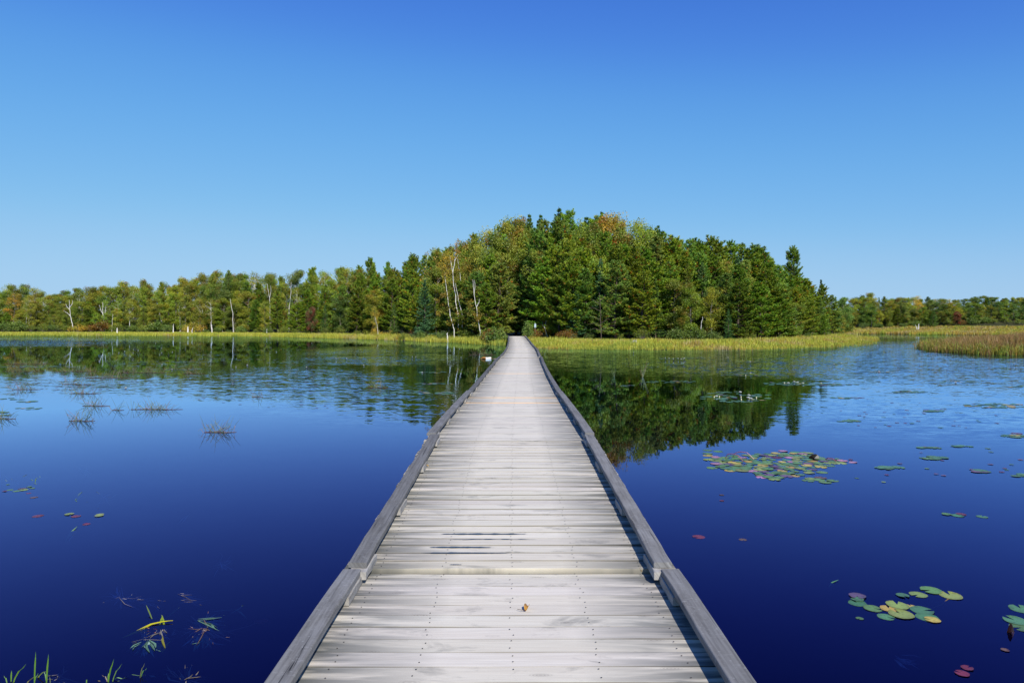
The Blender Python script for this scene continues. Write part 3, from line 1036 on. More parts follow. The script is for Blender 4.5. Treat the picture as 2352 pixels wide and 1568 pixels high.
def put_tree(kind, x, y, top_z, u, row):
    z = float(height(x, y)[0])
    H = max(2.5, top_z - z)
    tint = np.array([rt.uniform(.72, 1.22)] * 3) * [rt.uniform(.85, 1.25), rt.uniform(.95, 1.05), rt.uniform(.8, 1.1)]
    grp = 'trees of the wood'
    if kind == 'pine':
        p = rt.choice(PINES); s = H / p['_H']
        o = plant(p, x, y, s, rt.uniform(0, 6.28), tint, sx=min(1.6, max(.85, .35 + .65 / s)) * (rt.uniform(1.12, 1.42) if 1000 < u < 1860 else rt.uniform(.9, 1.15)))
        note(o, 'pine', size_word(H) + ' ' + tone_word(tint) + ' green', 'pine', 'pines of the wood', u, row)
    elif kind == 'spruce':
        p = rt.choice(SPRUCE); s = H / p['_H']
        o = plant(p, x, y, s, rt.uniform(0, 6.28), tint, sx=rt.uniform(.8, 1.05))
        note(o, 'spruce', size_word(H) + ' ' + tone_word(tint) + ' pointed', 'spruce', 'spruces of the wood', u, row)
    elif kind == 'white':
        p = rt.choice(WHITEB); s = H / p['_H']
        o = plant(p, x, y, s, rt.uniform(0, 6.28), tint, sx=rt.uniform(.95, 1.15))
        note(o, 'white-stemmed birch', size_word(H) + ' ' + tone_word(tint), 'birch', 'birches of the wood', u, row)
    else:
        p = rt.choice(BROAD[kind]); s = H / p['_H']
        s *= 1.05
        o = plant(p, x, y, s, rt.uniform(0, 6.28), tint, sx=min(1.4, max(.85, .4 + .6 / s)) * (rt.uniform(.92, 1.3) if u < 1000 or u > 1900 else rt.uniform(.85, 1.1)))
        nm_ = {'olive': 'olive birch', 'green': 'green birch', 'yellow': 'yellowing birch', 'orange': 'orange-tinged birch'}[kind]
        note(o, nm_, size_word(H) + ' ' + tone_word(tint), 'birch', 'leafy trees of the wood', u, row)
    return o


def row_trees(u_lo, u_hi, rows, space, gap):
    for r, (f0, f1) in enumerate(rows):
        u = u_lo + rt.uniform(0, 8)
        while u < u_hi:
            D = lerp_table(FRONT, u) + r * gap + rt.uniform(-1.2, 1.2)
            x = (u - CU) * D / FPX
            # keep the path open
            inpath = abs(x - (.5 + (D - 83) * .02)) < (1.7 if D < 101 else 0.0)
            vt = lerp_table(SKY, u)
            z0 = float(height(x, D)[0])
            vb = HOR + (EYE - z0) * FPX / D
            f = rt.uniform(f0, f1)
            v_top = vb + f * (vt - vb)
            top = EYE - (v_top - HOR) * D / FPX
            if not inpath:
                put_tree(kind_at(u, r), x, D, top, u, min(r, 5))
            u += space * FPX / D * rt.uniform(.75, 1.25)


row_trees(-40, 1000, [(.38, .68), (.60, .84), (.76, .98), (.82, 1.04), (.86, 1.07)], 3.3, 4.5)
row_trees(1000, 1860, [(.46, .66), (.60, .78), (.72, .90), (.86, .98), (.92, 1.0)], 2.0, 3.0)
row_trees(1850, 1945, [(.40, .65), (.58, .82), (.76, .98), (.86, 1.02)], 2.1, 3.6)
row_trees(1935, 2420, [(.5, .75), (.74, .94), (.88, 1.0), (.92, 1.02)], 2.6, 4.5)

# trees that stand out by themselves
def single(proto, u, d, vtop, sx, tint, label, cat, group=None, rz=0.0, name=None):
    x = (u - CU) * d / FPX
    z = float(height(x, d)[0])
    top = EYE - (vtop - HOR) * d / FPX
    o = plant(proto, x, d, (top - z) / proto['_H'], rz, tint, sx)
    if name: o.name = name
    return tag(o, label, cat, group)


lone = pine(61, H=14, Rr=2.7, base=.50, sharp=.30, loose=.38, dense=.95)
single(lone, 1822, 100, 573, 1.0, (.8, .85, .9), 'lone tall pine with an open irregular crown standing above the point', 'pine', 'pines of the wood')
dead = spruce(62, H=10, Rr=1.7, base=.15, droop=-.15, col=(.06, .09, .045), dens=.45)
single(dead, 1886, 112, 640, 1.0, (.9, .95, 1.0), 'thin blue-green spruce with a bare spire beside the lone tall pine', 'spruce', 'spruces of the wood')
single(SPRUCE[3], 1283, 106, 474, 1.25, (.95, 1.05, .75), 'broad spruce forming the highest point of the skyline', 'spruce', 'spruces of the wood')
single(SPRUCE[1], 1216, 105, 489, .9, (.9, .9, .8), 'pointed spruce on the skyline over the dark path gap', 'spruce', 'spruces of the wood')
single(SPRUCE[1], 1242, 104, 490, .9, (.8, .95, .9), 'pointed spruce on the skyline next to the highest broad spruce', 'spruce', 'spruces of the wood')
single(SPRUCE[0], 1347, 103, 497, 1.1, (.75, .8, .8), 'dark spruce between the highest spruce and the orange-tinged crown', 'spruce', 'spruces of the wood')
single(SPRUCE[1], 1382, 103, 483, .8, (.7, .8, .8), 'dark spired spruce poking out behind the orange-tinged crown', 'spruce', 'spruces of the wood')
single(SPRUCE[0], 1512, 100, 516, .7, (.55, .7, .8), 'dark spruce spire above the pines over the grey boulder', 'spruce', 'spruces of the wood')
single(BROAD['orange'][0], 1400, 97, 497, 1.35, (.85, 1.35, 1), 'large birch with orange and yellow leaves high on the skyline', 'birch', 'leafy trees of the wood')
single(BROAD['orange'][0], 1430, 92, 545, 1.1, (.7, 1.3, 1), 'orange and green birch just below the large orange crown', 'birch', 'leafy trees of the wood', 1.2)
single(BROAD['yellow'][1], 1310, 88, 585, 1.0, (1.0, 1.05, 1), 'yellow-green birch among pines halfway up the wood', 'birch', 'leafy trees of the wood', 2.0)
single(BROAD['red'][0], 716, 136, 706, .8, (.62, .85, 1), 'small red-leaved maple at the sedge edge of the shore', 'maple', 'red maples')
single(BROAD['red'][0], 2199, 199, 716, 1.1, (.8, .7, .8), 'rust-red maple in the wood across the channel', 'maple', 'red maples', 1.0)
single(PINES[3], 2143, 198, 716, 1.5, (.7, .85, .9), 'dark broad pine in front of the wood across the channel', 'pine', 'pines of the wood')
single(PINES[1], 588, 149, 690, 1.25, (.62, .75, .8), 'dark green pine beside a bright yellow-green tree on the far shore', 'pine', 'pines of the wood')
single(BROAD['yellow'][0], 609, 147, 688, 1.2, (.75, 1.0, 1), 'bright yellow-green tree beside a dark pine on the far shore', 'birch', 'leafy trees of the wood')
single(BROAD['yellow'][0], 862, 112, 700, .9, (.95, 1.0, 1), 'yellow sapling in front of dark pines on the shore', 'birch', 'leafy trees of the wood', .7)
single(BROAD['yellow'][0], 1253, 88.5, 684, 1.25, (.95, 1.05, 1), 'small yellow birch right beside the trail sign', 'birch', 'leafy trees of the wood', 2.2)
single(SPRUCE[3], 975, 97, 640, 1.3, (1.1, 1.2, 1.2), 'blue-green spruce with drooping sprays beside the bent white birches', 'spruce', 'spruces of the wood')
single(SPRUCE[3], 1325, 83, 668, 1.35, (1.15, 1.25, 1.3), 'pale blue-green fir at the water edge past the trail sign', 'fir', 'spruces of the wood', 1.0)
single(SPRUCE[0], 1673, 77, 708, .9, (.9, 1.0, 1), 'little dark spruce behind the sedge near the short white stem', 'spruce', 'spruces of the wood')

# white birch stems seen one by one
def stem_tree(name, paths, d, label, cat, group=None, crown=None, ground=True, r0=.10, mat='birch', seed=1):
    r0 *= .6 if mat == 'birch' and name != 'tree_stub' else 1.0
    """paths: list of picture polylines (bottom to top) of one tree standing at distance d"""
    rng = np.random.default_rng(seed)
    main = [np.array(atd(u, v, d)) for u, v in paths[0]]
    x0, y0 = main[0][0], main[0][1]
    zg = float(height(x0, y0)[0]) - .1
    if ground and main[0][2] > zg + .2:
        main = [np.array([x0 - (main[1][0] - x0) * .15, y0, zg])] + main
    base = np.array([main[0][0], d, zg])
    root = empty(name, base, 0, label, cat, group)
    mb = MB()
    for i, pth in enumerate(paths):
        P_ = main if i == 0 else [np.array(atd(u, v, d)) + np.array([0, .15 * (i % 2 * 2 - 1), 0]) for u, v in pth]
        if i:                                          # side stems start on the main stem
            mz = np.array([p[2] for p in main])
            P_[0][1] = d
        P_ = np.array(P_)
        tt = np.linspace(0, len(P_) - 1, 4 * (len(P_) - 1) + 1)
        Q_ = np.stack([np.interp(tt, range(len(P_)), P_[:, k]) for k in range(3)], 1)
        Q_[1:-1] += rng.normal(0, .02, (len(Q_) - 2, 3))
        ra = r0 * (1 if i == 0 else .6)
        mb.tube(Q_, np.linspace(ra, ra * .35, len(Q_)), 7)
    mb.build('trunk', M[mat], root, loc=base).location = (0, 0, 0)
    if crown:
        cm = MB()
        pals = [np.array(x) for x in PAL[crown[0]]]
        for (u, v, rc, n) in crown[1]:
            c = np.array(atd(u, v, d))
            k = int(n * 30)
            for q in range(k // 34 + 1):
                cc = c + rng.normal(0, .5, 3) * [rc, rc * .8, rc]
                m_ = 34
                pos = cc + unit(rng.normal(size=(m_, 3))) * (rng.random(m_) ** .5)[:, None] * .42
                leaves(cm, rng, pos, .15, pals[rng.integers(len(pals))] * rng.uniform(.75, 1.25, (m_, 1)))
        cm.build('crown', M['leaf'], root, loc=base).location = (0, 0, 0)
    return root


WB = 'white birches with bare stems'
stem_tree('white_birch', [[(1043, 757), (1036, 731), (1031, 707), (1028, 680), (1024, 652), (1021, 625)]], 91.5, 'bent white birch leaning over the sedge, lowest of the trio', 'birch', WB,
          ('yellow', [(1018, 630, 1.6, 14), (1010, 600, 1.5, 12), (1000, 590, 1.4, 10), (1024, 610, 1.2, 8), (1018, 668, 1.2, 7), (1040, 690, 1.0, 4), (1024, 705, 1.2, 5), (1042, 738, 1.2, 6)]), r0=.105)
stem_tree('white_birch', [[(1053, 726), (1048, 701), (1045.6, 674), (1041.6, 653), (1040, 626), (1044, 604.6), (1047, 577.7), (1046, 566)], [(1040, 626), (1036, 604), (1033, 588)], [(1044, 600), (1052, 585)]], 93.5,
          'tallest white birch of the trio with a golden tuft at its top', 'birch', WB, ('gold', [(1046, 568, .9, 7), (1040, 574, .9, 5), (1052, 578, .8, 4)]), r0=.11)
stem_tree('white_birch', [[(1061.7, 722.8), (1055, 696), (1049.6, 671.7), (1046, 650)]], 93.0, 'slim white birch stem of the trio, nearest the dark path gap', 'birch', WB, None, r0=.085)
stem_tree('white_birch', [[(1062, 690), (1060, 653), (1055, 623), (1051, 594)]], 96.0, 'upper white birch stem with yellow-brown leaves behind the trio', 'birch', WB,
          ('yellow', [(1062, 612, 1.5, 12), (1072, 625, 1.5, 12), (1078, 640, 1.4, 10), (1050, 600, 1.2, 8), (1066, 668, 1.3, 10), (1056, 690, 1.1, 6), (1074, 700, 1.3, 8), (1040, 650, 1.1, 6)]), r0=.08)
stem_tree('white_birch', [[(1103, 762), (1098, 733.5), (1094, 706.7), (1088.6, 674.4), (1085.9, 642)], [(1094, 706), (1100, 694), (1101, 686)], [(1089, 676), (1091, 655), (1090, 643)]], 88.5,
          'forked white birch by the bushes next to the boardwalk end', 'birch', WB, ('yellow', [(1095, 722, 1.5, 7), (1102, 712, 1.3, 6), (1085, 700, 1.2, 5), (1108, 735, 1.1, 5)]), r0=.10)
stem_tree('white_birch', [[(1257, 771), (1251.6, 753.8), (1253.7, 737.7), (1251, 722)], [(1251.6, 754), (1246, 744)]], 87.5, 'small crooked white stem beside the trail sign', 'birch', WB, None, r0=.06)
stem_tree('white_birch', [[(1608.8, 769), (1611, 747), (1613.7, 727.4)]], 77.5, 'short white birch stem in front of the pines past the boulder', 'birch', WB, None, r0=.085)
stem_tree('white_birch', [[(1476, 745), (1479, 725), (1483, 703)]], 82.5, 'leaning pale birch stem half hidden among pines near the boulder', 'birch', WB, None, r0=.10)
stem_tree('bare_snag', [[(169, 757.4), (162.5, 729), (159.8, 710.3), (159, 688.9)], [(162, 726), (154, 719), (145, 713)], [(160, 711), (155, 705), (152, 698)], [(160, 706), (165, 697), (166, 689)]], 165.0,
          'forked bare white snag with side limbs on the far shore', 'dead tree', WB, None, r0=.16)
stem_tree('white_birch', [[(239, 742), (236.3, 718.4), (235.8, 694.2)], [(236, 722), (230, 710), (227, 699.5)], [(238, 735), (243, 712), (244, 702)]], 167.5, 'cluster of three pale birch stems joined low on the far shore', 'birch', WB, None, r0=.15)
stem_tree('white_birch', [[(413.6, 745), (413.2, 720), (412.3, 691.5)], [(413.2, 722), (408, 709)]], 161.5, 'straight white birch trunk with one spur on the far shore', 'birch', WB, None, r0=.13)
stem_tree('white_birch', [[(467, 730), (465, 714), (464.6, 700)], [(465, 712), (459, 700), (456.5, 689)]], 162.0, 'white birch stem forking in two in the far-shore wood', 'birch', WB, None, r0=.15)
stem_tree('white_birch', [[(536, 762), (535, 740), (534.5, 718.4), (531, 702), (528.6, 686.2)]], 149.0, 'leaning white birch rising from the far sedge edge', 'birch', WB, None, r0=.13)
stem_tree('white_birch', [[(373.3, 749.3), (369.3, 731.8), (366, 720), (364.7, 712)]], 163.5, 'short leaning white birch stem beside the straight white trunk', 'birch', WB, None, r0=.15)
stem_tree('white_birch', [[(554, 746), (547, 726), (542, 710), (539.8, 700)]], 156.5, 'slanting pale birch stem just behind the leaning white birch', 'birch', WB, None, r0=.12)
stem_tree('white_birch', [[(620, 700), (619, 683.5), (616, 668), (613.7, 651.3)], [(619, 684), (622, 668), (621, 655)]], 153.0, 'pale forked birch stem over the bright yellow-green tree', 'birch', WB, None, r0=.12)
stem_tree('white_birch', [[(664, 705), (666.9, 690.5), (668, 668), (668.8, 647.6)]], 147.0, 'pale birch stem showing between dark pines of the far shore', 'birch', WB, None, r0=.12)
stem_tree('white_birch', [[(256.5, 760), (258, 742), (259, 721)]], 163.0, 'thin grey birch stem beside the cluster of three pale stems', 'birch', WB, None, r0=.10)
stem_tree('white_birch', [[(511, 735), (509, 715), (506, 695)]], 158.0, 'thin pale birch stem between the forking stem and the leaning one', 'birch', WB, None, r0=.11)
stem_tree('white_birch', [[(868, 762), (866, 745), (861, 728)]], 108.0, 'thin white stem under the yellow sapling', 'birch', WB, None, r0=.07)
stem_tree('white_birch', [[(2184, 745), (2183, 733), (2183, 722)]], 205.0, 'white birch stem beside the rust-red maple', 'birch', WB, None, r0=.14)
stem_tree('white_birch', [[(2257, 722), (2255.7, 710), (2254, 701)], [(2257, 722), (2262, 712), (2264, 703)]], 212.0, 'pale forked birch stem high in the wood across the channel', 'birch', WB, None, r0=.15)
stem_tree('dead_conifer', [[(1381, 771), (1380, 745), (1379, 715), (1378, 690), (1376, 672)], [(1380, 735), (1366, 728), (1354, 727)], [(1379, 715), (1364, 707), (1350, 708)], [(1379, 700), (1366, 691), (1357, 686)],
          [(1380, 748), (1366, 742), (1350, 744)], [(1378, 690), (1386, 684), (1391, 676)], [(1380, 742), (1390, 736), (1398, 730)], [(1381, 758), (1366, 754), (1356, 758)], [(1381, 760), (1392, 753), (1402, 752)]], 78.0,
          'bare grey dead conifer with drooping twigs behind the bank sedge', 'dead tree', None, None, r0=.055, mat='bark')
# stumps on the far bank
SP = 'white stubs on the sedge bank'
for (u, vb_, vt_, d, lean, r0, lb) in ((431.6, 758.5, 750, 150, 0, .20, 'thickest white stub on the far sedge bank'), (441, 758, 752, 150, 2.5, .09, 'thin leaning white stub beside the thickest stub'),
                                       (487, 757, 745.5, 150, -1, .12, 'white stub standing alone between two bare birches'), (398, 756, 744, 152, .3, .12, 'narrow white stub under the straight white trunk'),
                                       (269, 757.5, 753, 150, 0, .15, 'tiny pale stub on the far sedge bank'), (613, 760, 755, 144, 0, .12, 'tiny white stub below the bright yellow-green tree'),
                                       (1028, 774, 764, 88, -1, .10, 'broken pale stub at the foot of the bent birches'), (2110, 753, 743, 190, .5, .18, 'taller white stub of the pair on the marsh edge'),
                                       (2106, 752, 746, 190, -3.5, .13, 'leaning white stub of the pair on the marsh edge')):
    stem_tree('tree_stub', [[(u, vb_), (u + lean * .5, (vb_ + vt_) / 2), (u + lean, vt_)]], d, lb, 'stub', SP, None, r0=r0)

# shrubs along the forest foot
def put_shrub(kind, u, d, H, sx, lab=None, row='at the wood foot'):
    x = (u - CU) * d / FPX
    p = rt.choice(SHRUBS[kind])
    tint = np.array([rt.uniform(.8, 1.15)] * 3) * (.55 if kind == 'orange' else .9 if kind == 'red' else 1.0)
    o = plant(p, x, d, H / p['_H'], rt.uniform(0, 6.28), tint, sx)
    if lab:
        tag(o, lab, 'bush', 'bushes along the wood foot')
    else:
        nm_ = {'olive': 'olive bush', 'green': 'green bush', 'yellow': 'yellowish bush', 'orange': 'orange-brown bush', 'red': 'reddish bush'}[kind]
        note(o, nm_, ('low' if H < 1.5 else 'rounded'), 'bush', 'bushes along the wood foot', u, row)
    return o


u = -20
while u < 1110:
    D = lerp_table(FRONT, u) - rt.uniform(1.5, 4.0)
    H = rt.uniform(1.7, 2.8) if u < 450 else rt.uniform(.9, 1.9)
    put_shrub(rt.choices(['olive', 'green', 'yellow', 'orange'], (6, 5, 1, .15))[0], u, D, H, rt.uniform(1.0, 1.5))
    u += rt.uniform(2.2, 3.6) * FPX / D
u = -20
while u < 1100:
    D = lerp_table(FRONT, u) + rt.uniform(3.0, 14.0)
    put_shrub(rt.choice(['olive', 'green']), u, D, rt.uniform(2.6, 4.4), rt.uniform(.9, 1.3), row='inside the wood')
    u += rt.uniform(1.8, 3.0) * FPX / D
u = 1940
while u < 2400:
    D = lerp_table(FRONT, u) + rt.uniform(3.0, 12.0)
    put_shrub(rt.choice(['olive', 'green']), u, D, rt.uniform(2.6, 4.4), rt.uniform(.9, 1.3), row='inside the wood')
    u += rt.uniform(1.6, 2.8) * FPX / D
u = 1290
while u < 1900:
    D = lerp_table(FRONT, u) - rt.uniform(1.0, 3.5)
    put_shrub(rt.choices(['olive', 'green', 'yellow', 'orange'], (5, 5, 1, 1))[0], u, D, rt.uniform(.8, 1.7), rt.uniform(.9, 1.3))
    u += rt.uniform(2.4, 4.2) * FPX / D
u = 1945
while u < 2400:
    D = lerp_table(FRONT, u) - rt.uniform(2, 4)
    put_shrub(rt.choices(['olive', 'green', 'orange'], (6, 5, .6))[0], u, D, rt.uniform(1.4, 2.4), rt.uniform(1.1, 1.6))
    u += rt.uniform(3.0, 4.6) * FPX / D
for (k, u, d, H, sx, lab) in (('green', 1141, 78, 2.0, 1.0, 'bright green bush crowding the boardwalk end on the birch side'), ('orange', 1128, 80, 1.9, 1.0, 'bush with rusty leaf tips beside the boardwalk end'),
                              ('olive', 1112, 82, 1.8, 1.2, 'broad olive bush under the forked white birch'), ('green', 1155, 80.5, 1.3, .8, 'small bush leaning over the boardwalk rail end'),
                              ('green', 1213.5, 83.5, 2.3, .55, 'narrow upright bush with pale leaves at the boardwalk end'), ('orange', 1231, 84.5, 1.35, .9, 'dark rusty bush under the trail sign'),
                              ('yellow', 1222, 82, .8, .8, 'low yellowish bush at the new tan rail board'), ('red', 951, 101, 1.5, 1.2, 'reddish-brown bare-looking bush on the sedge bank'),
                              ('green', 968, 94, 1.4, 1.0, 'green bush beside the reddish-brown bush'), ('olive', 928, 97, 1.3, 1.1, 'olive bush on the sedge bank beside the reddish-brown bush'),
                              ('yellow', 915, 99, 1.0, 1.2, 'low yellow-flowered bush in the bank sedge'), ('green', 1015, 91, 1.7, 1.1, 'green bush under the bent white birches'),
                              ('orange', 1308, 80, 1.3, 1.0, 'orange-tipped bush under the pale fir'), ('green', 1560, 77, 1.5, 1.2, 'fresh green bush under the leaning pine boughs'),
                              ('green', 1640, 76.5, 1.5, 1.0, 'fresh green bush beside the short white stem')):
    put_shrub(k, u, d, H, sx, lab)
finish_labels()
for p_ in PROTOS:
    if p_ not in USED:
        for c in children(p_):
            bpy.data.objects.remove(c)
        bpy.data.objects.remove(p_)

# ------------------------------------------------------------------ sedge on the banks
def blades(mb, rng, x, y, z, H, W, cols, lean=.35, per=6, spread=.12, tips=None):
    """tufts of arching blades: two-segment strips with pointed tips"""
    k = len(x)
    n = k * per
    X = np.repeat(x, per) + rng.normal(0, spread, n); Y = np.repeat(y, per) + rng.normal(0, spread, n)
    Z = np.repeat(z, per)
    h = np.repeat(H, per) * rng.uniform(.55, 1.15, n)
    az = rng.uniform(0, 6.283, n)
    ln = np.abs(rng.normal(0, lean, n)) * h
    wa = rng.uniform(0, 6.283, n)
    w = W * rng.uniform(.7, 1.3, n) * .5
    dx, dy = np.cos(az) * ln, np.sin(az) * ln
    wx_, wy_ = np.cos(wa) * w, np.sin(wa) * w
    p0 = np.stack([X, Y, Z - .05], 1)
    p1 = np.stack([X + dx * .30, Y + dy * .30, Z + h * .62], 1)
    p2 = np.stack([X + dx, Y + dy, Z + h * np.where(ln > .35 * h, .88, 1.0)], 1)
    s = np.stack([wx_, wy_, np.zeros(n)], 1)
    V = np.stack([p0 - s, p0 + s, p1 + s * .8, p1 - s * .8, p2], 1).reshape(-1, 3)
    i = np.arange(n)[:, None] * 5
    Q = i + np.array([[0, 1, 2, 3]]); T = i + np.array([[3, 2, 4]])
    c = np.repeat(cols, per, 0) * rng.uniform(.75, 1.25, (n, 1))
    C = np.stack([c * .9, c * .9, c, c, c if tips is None else np.repeat(tips, per, 0)], 1).reshape(-1, 3)
    mb.add(V, Q, T, C)


rg = np.random.default_rng(77)
YG, GR, OC, TAN, RUS = np.array([.46, .46, .055]), np.array([.27, .34, .045]), np.array([.44, .29, .045]), np.array([.50, .40, .17]), np.array([.30, .17, .07])


def bank(n, xr, yr, smin, smax, poly, cond=None, hfun=None, W=.03, per=6, mixw=(.55, .25, .1, .1), lean=.35, dens=None):
    x = rg.uniform(*xr, n); y = rg.uniform(*yr, n)
    s = sdf(np.stack([x, y], 1), poly)
    hb = hash_noise(x, y, .45)
    k = (s > smin + .9 * hb) & (s < smax)
    if dens is not None: k &= rg.random(n) < dens(x, y, s)
    if cond is not None: k &= cond(x, y, s)
    k &= np.abs(x - np.interp(y, [a for a, b in XT], [b for a, b in XT])) > 1.35
    x, y, s = x[k], y[k], s[k]
    z = np.maximum(height(x, y), -.02)
    patch = (hash_noise(x, y, .35) + 1) / 2 + rg.normal(0, .18, len(x))
    pal = np.stack([GR, YG, OC, TAN])
    q = np.clip(patch, 0, .999)
    cw = np.cumsum([mixw[1], mixw[0], mixw[2], mixw[3]]); cw = cw / cw[-1]
    idx = np.searchsorted(cw, q)
    H = hfun(x, y, s) if hfun else np.full(len(x), .8)
    H = H * (.55 + .6 * (hash_noise(x, y, 1.1) + 1) / 2) * rg.uniform(.7, 1.25, len(x)) * (.78 + .45 * (hash_noise(x + 9, y * 1.6, .27) + 1) / 2)
    return x, y, z, H, pal[np.clip(idx, 0, 3)]


LB = [(p[0], p[1]) for p in SH]
mb = MB()
# far bank on the birch side
a = bank(62000, (-175, -42), (100, 172), -.8, 15, SH, lambda x, y, s: x / y < (976 - CU) / FPX, lambda x, y, s: .26 + .32 * np.exp(-s / 3), mixw=(.7, .2, .07, .03))
blades(mb, rg, *a[:4], .075, a[4], .3, 5, .22)
a = bank(60000, (-60, 1), (62, 130), -.7, 14, SH, lambda x, y, s: x < -.8, lambda x, y, s: .36 + .42 * np.exp(-((s - 1.5) / 4) ** 2), dens=lambda x, y, s: np.where(s < 5, 1, .6), mixw=(.62, .28, .05, .05))
blades(mb, rg, *a[:4], .04, a[4], .4, 6, .15)
tag(mb.build('sedge_grass', M['grassblade']), 'yellow-green sedge bank on the white birch side of the boardwalk', 'grass', kind='stuff')
# bank on the sign side, with a thin fringe of reeds standing in the water
mb = MB()
a = bank(52000, (1, 66), (54, 112), -.6, 16, SH, lambda x, y, s: (x > 1.6) & (x / y < (2016 - CU) / FPX), lambda x, y, s: .26 + .38 * np.exp(-((s - 4) / 3.5) ** 2), dens=lambda x, y, s: np.where(s < 8, 1, .55), mixw=(.5, .24, .16, .10))
blades(mb, rg, *a[:4], .038, a[4], .42, 6, .14)
a = bank(26000, (1, 66), (52, 112), -3.2, .3, SH, lambda x, y, s: (x > 1.6) & (x / y < (2016 - CU) / FPX), lambda x, y, s: .30 + .12 * (s + 3.2) / 3, dens=lambda x, y, s: np.clip((s + 3.4) / 3.4, 0, 1) * .75, mixw=(.35, .2, .35, .10))
blades(mb, rg, *a[:4], .022, a[4], .25, 4, .10)
tag(mb.build('sedge_grass', M['grassblade']), 'yellow and ochre sedge bank below the pines past the boardwalk end', 'grass', kind='stuff')
# marsh edge across the channel
mb = MB()
a = bank(42000, (66, 178), (140, 206), -.3, 40, SH, lambda x, y, s: (x / y > (1925 - CU) / FPX) & (y > 120), lambda x, y, s: .45 + .3 * np.exp(-s / 3), dens=lambda x, y, s: np.where(s < 14, 1, .5), mixw=(.25, .15, .35, .3))
blades(mb, rg, *a[:4], .10, a[4], .3, 5, .3)
tag(mb.build('sedge_grass', M['grassblade']), 'flat strip of straw and yellow sedge across the channel', 'grass', kind='stuff')
# reed islet
mb = MB()
x = rg.uniform(28, 72, 46000); y = rg.uniform(46, 100, 46000)
s = sdf(np.stack([x, y], 1), ISL)
hol = hash_noise(x, y, .33)
k = (s > -.4) & ((hol > -.55) | (s < 2.5)) & (x / y < (2460 - CU) / FPX)
x, y, s, hol = x[k], y[k], s[k], hol[k]
front = np.exp(-np.maximum(s, 0) / 2.2)
cm_ = rg.random(len(x))
col = np.where((cm_ < .2 + .5 * front)[:, None], np.where((rg.random(len(x)) < .6)[:, None], GR * .95, OC * .85), np.where((rg.random(len(x)) < .55)[:, None], RUS, np.array([.26, .19, .06])))
H = (.75 + .45 * (hash_noise(x, y, .7) + 1) / 2) * (1 - .25 * front)
blades(mb, rg, x, y, np.maximum(height(x, y), 0), H * rg.uniform(.6, 1.15, len(x)), .034, col, .5, 8, .18, np.where((front < .55)[:, None], RUS * 1.15, col))
tag(mb.build('marsh_grass', M['grassblade']), 'rusty brown and green reed islet standing in the ruffled water', 'reeds', kind='stuff')

# ------------------------------------------------------------------ lily pads
def pad_mesh(mb, rng, c, r, rz, col, under=None, curl=0.0, notch=.22, tiltx=0.0, n=18):
    a = np.linspace(notch, 2 * math.pi - notch, n)
    rr = r * (1 + .03 * np.sin(a * 5 + rng.random() * 6))
    ex, ey = np.cos(a) * rr, np.sin(a) * rr
    ez = .004 + curl * r * np.maximum(0, np.sin(a + rng.random() * 6)) ** 3
    mid = np.stack([ex * .6, ey * .6, np.full(n, .004) + rng.normal(0, .0008, n)], 1)
    rim = np.stack([ex, ey, ez], 1)
    V = np.concatenate([[[r * .10, 0, .0035]], mid, rim])
    T = [(0, 1 + i, 2 + i) for i in range(n - 1)]
    Q = [(1 + i, 1 + n + i, 2 + n + i, 2 + i) for i in range(n - 1)]
    cr, sr = math.cos(rz), math.sin(rz)
    V = np.stack([V[:, 0] * cr - V[:, 1] * sr, V[:, 0] * sr + V[:, 1] * cr, V[:, 2] + tiltx * V[:, 1]], 1) + np.asarray(c)
    col = np.asarray(col)
    C = np.concatenate([[col * 1.1], np.tile(col, (n, 1)) * rng.uniform(.9, 1.1, (n, 1)), np.tile(col * np.array([.95, .85, .8]), (n, 1)) * rng.uniform(.7, 1.1, (n, 1))])
    W = np.concatenate([[[0, 0, 0]], np.stack([a, np.full(n, .6), np.zeros(n)], 1), np.stack([a, np.ones(n), np.zeros(n)], 1)])
    mb.add(V, Q, T, C, 0, W)


m, t, out = new_mat('lily_pad_skin')
b = nd(t, 'BsdfPrincipled'); b.inputs['Roughness'].default_value = .38; b.inputs['Specular IOR Level'].default_value = .5
geo = nd(t, 'NewGeometry')
nz = noise(t, geo.outputs['Position'], 55, 4)
oi = nd(t, 'ObjectInfo')
c = mixc(t, 1.0, attr(t, 'Col').outputs['Color'], oi.outputs['Color'], 'MULTIPLY')
wv = nd(t, 'SeparateXYZ'); t.links.new(attr(t, 'wp').outputs['Vector'], wv.inputs[0])
vein = mth(t, 'MULTIPLY', ramp(t, mth(t, 'COSINE', mth(t, 'MULTIPLY', wv.outputs[0], 11.0)), .86, 1.0), .45)
c = mixc(t, vein, c, mixc(t, 1.0, c, (1.5, 1.45, 1.3), 'MULTIPLY'))
t.links.new(mixc(t, mth(t, 'MULTIPLY', ramp(t, nz.outputs[0], .55, .68), .7), c, mixc(t, 1.0, c, (.55, .42, .35), 'MULTIPLY')), b.inputs['Base Color'])
t.links.new(b.outputs[0], out.inputs[0])
M['pad'] = m
M['petal'], _, _ = principled('lily_petal', (.82, .82, .80), .5, .3, True)

PADC = {'green': (.10, .19, .045), 'teal': (.075, .18, .07), 'yellow': (.42, .31, .05), 'ygreen': (.22, .27, .05), 'purple': (.14, .07, .13), 'pink': (.42, .20, .30), 'red': (.15, .018, .035), 'brown': (.11, .05, .03)}
padp = {}
rp = np.random.default_rng(91)
for kname, kc in PADC.items():
    padp[kname] = []
    for j in range(3):
        mb = MB()
        pad_mesh(mb, rp, (0, 0, 0), 1.0, 0, (1, 1, 1), curl=(0, .03, .09)[j], n=16)
        o = mb.build('lily_pad', M['pad'])
        padp[kname].append(o)
usedp = set()


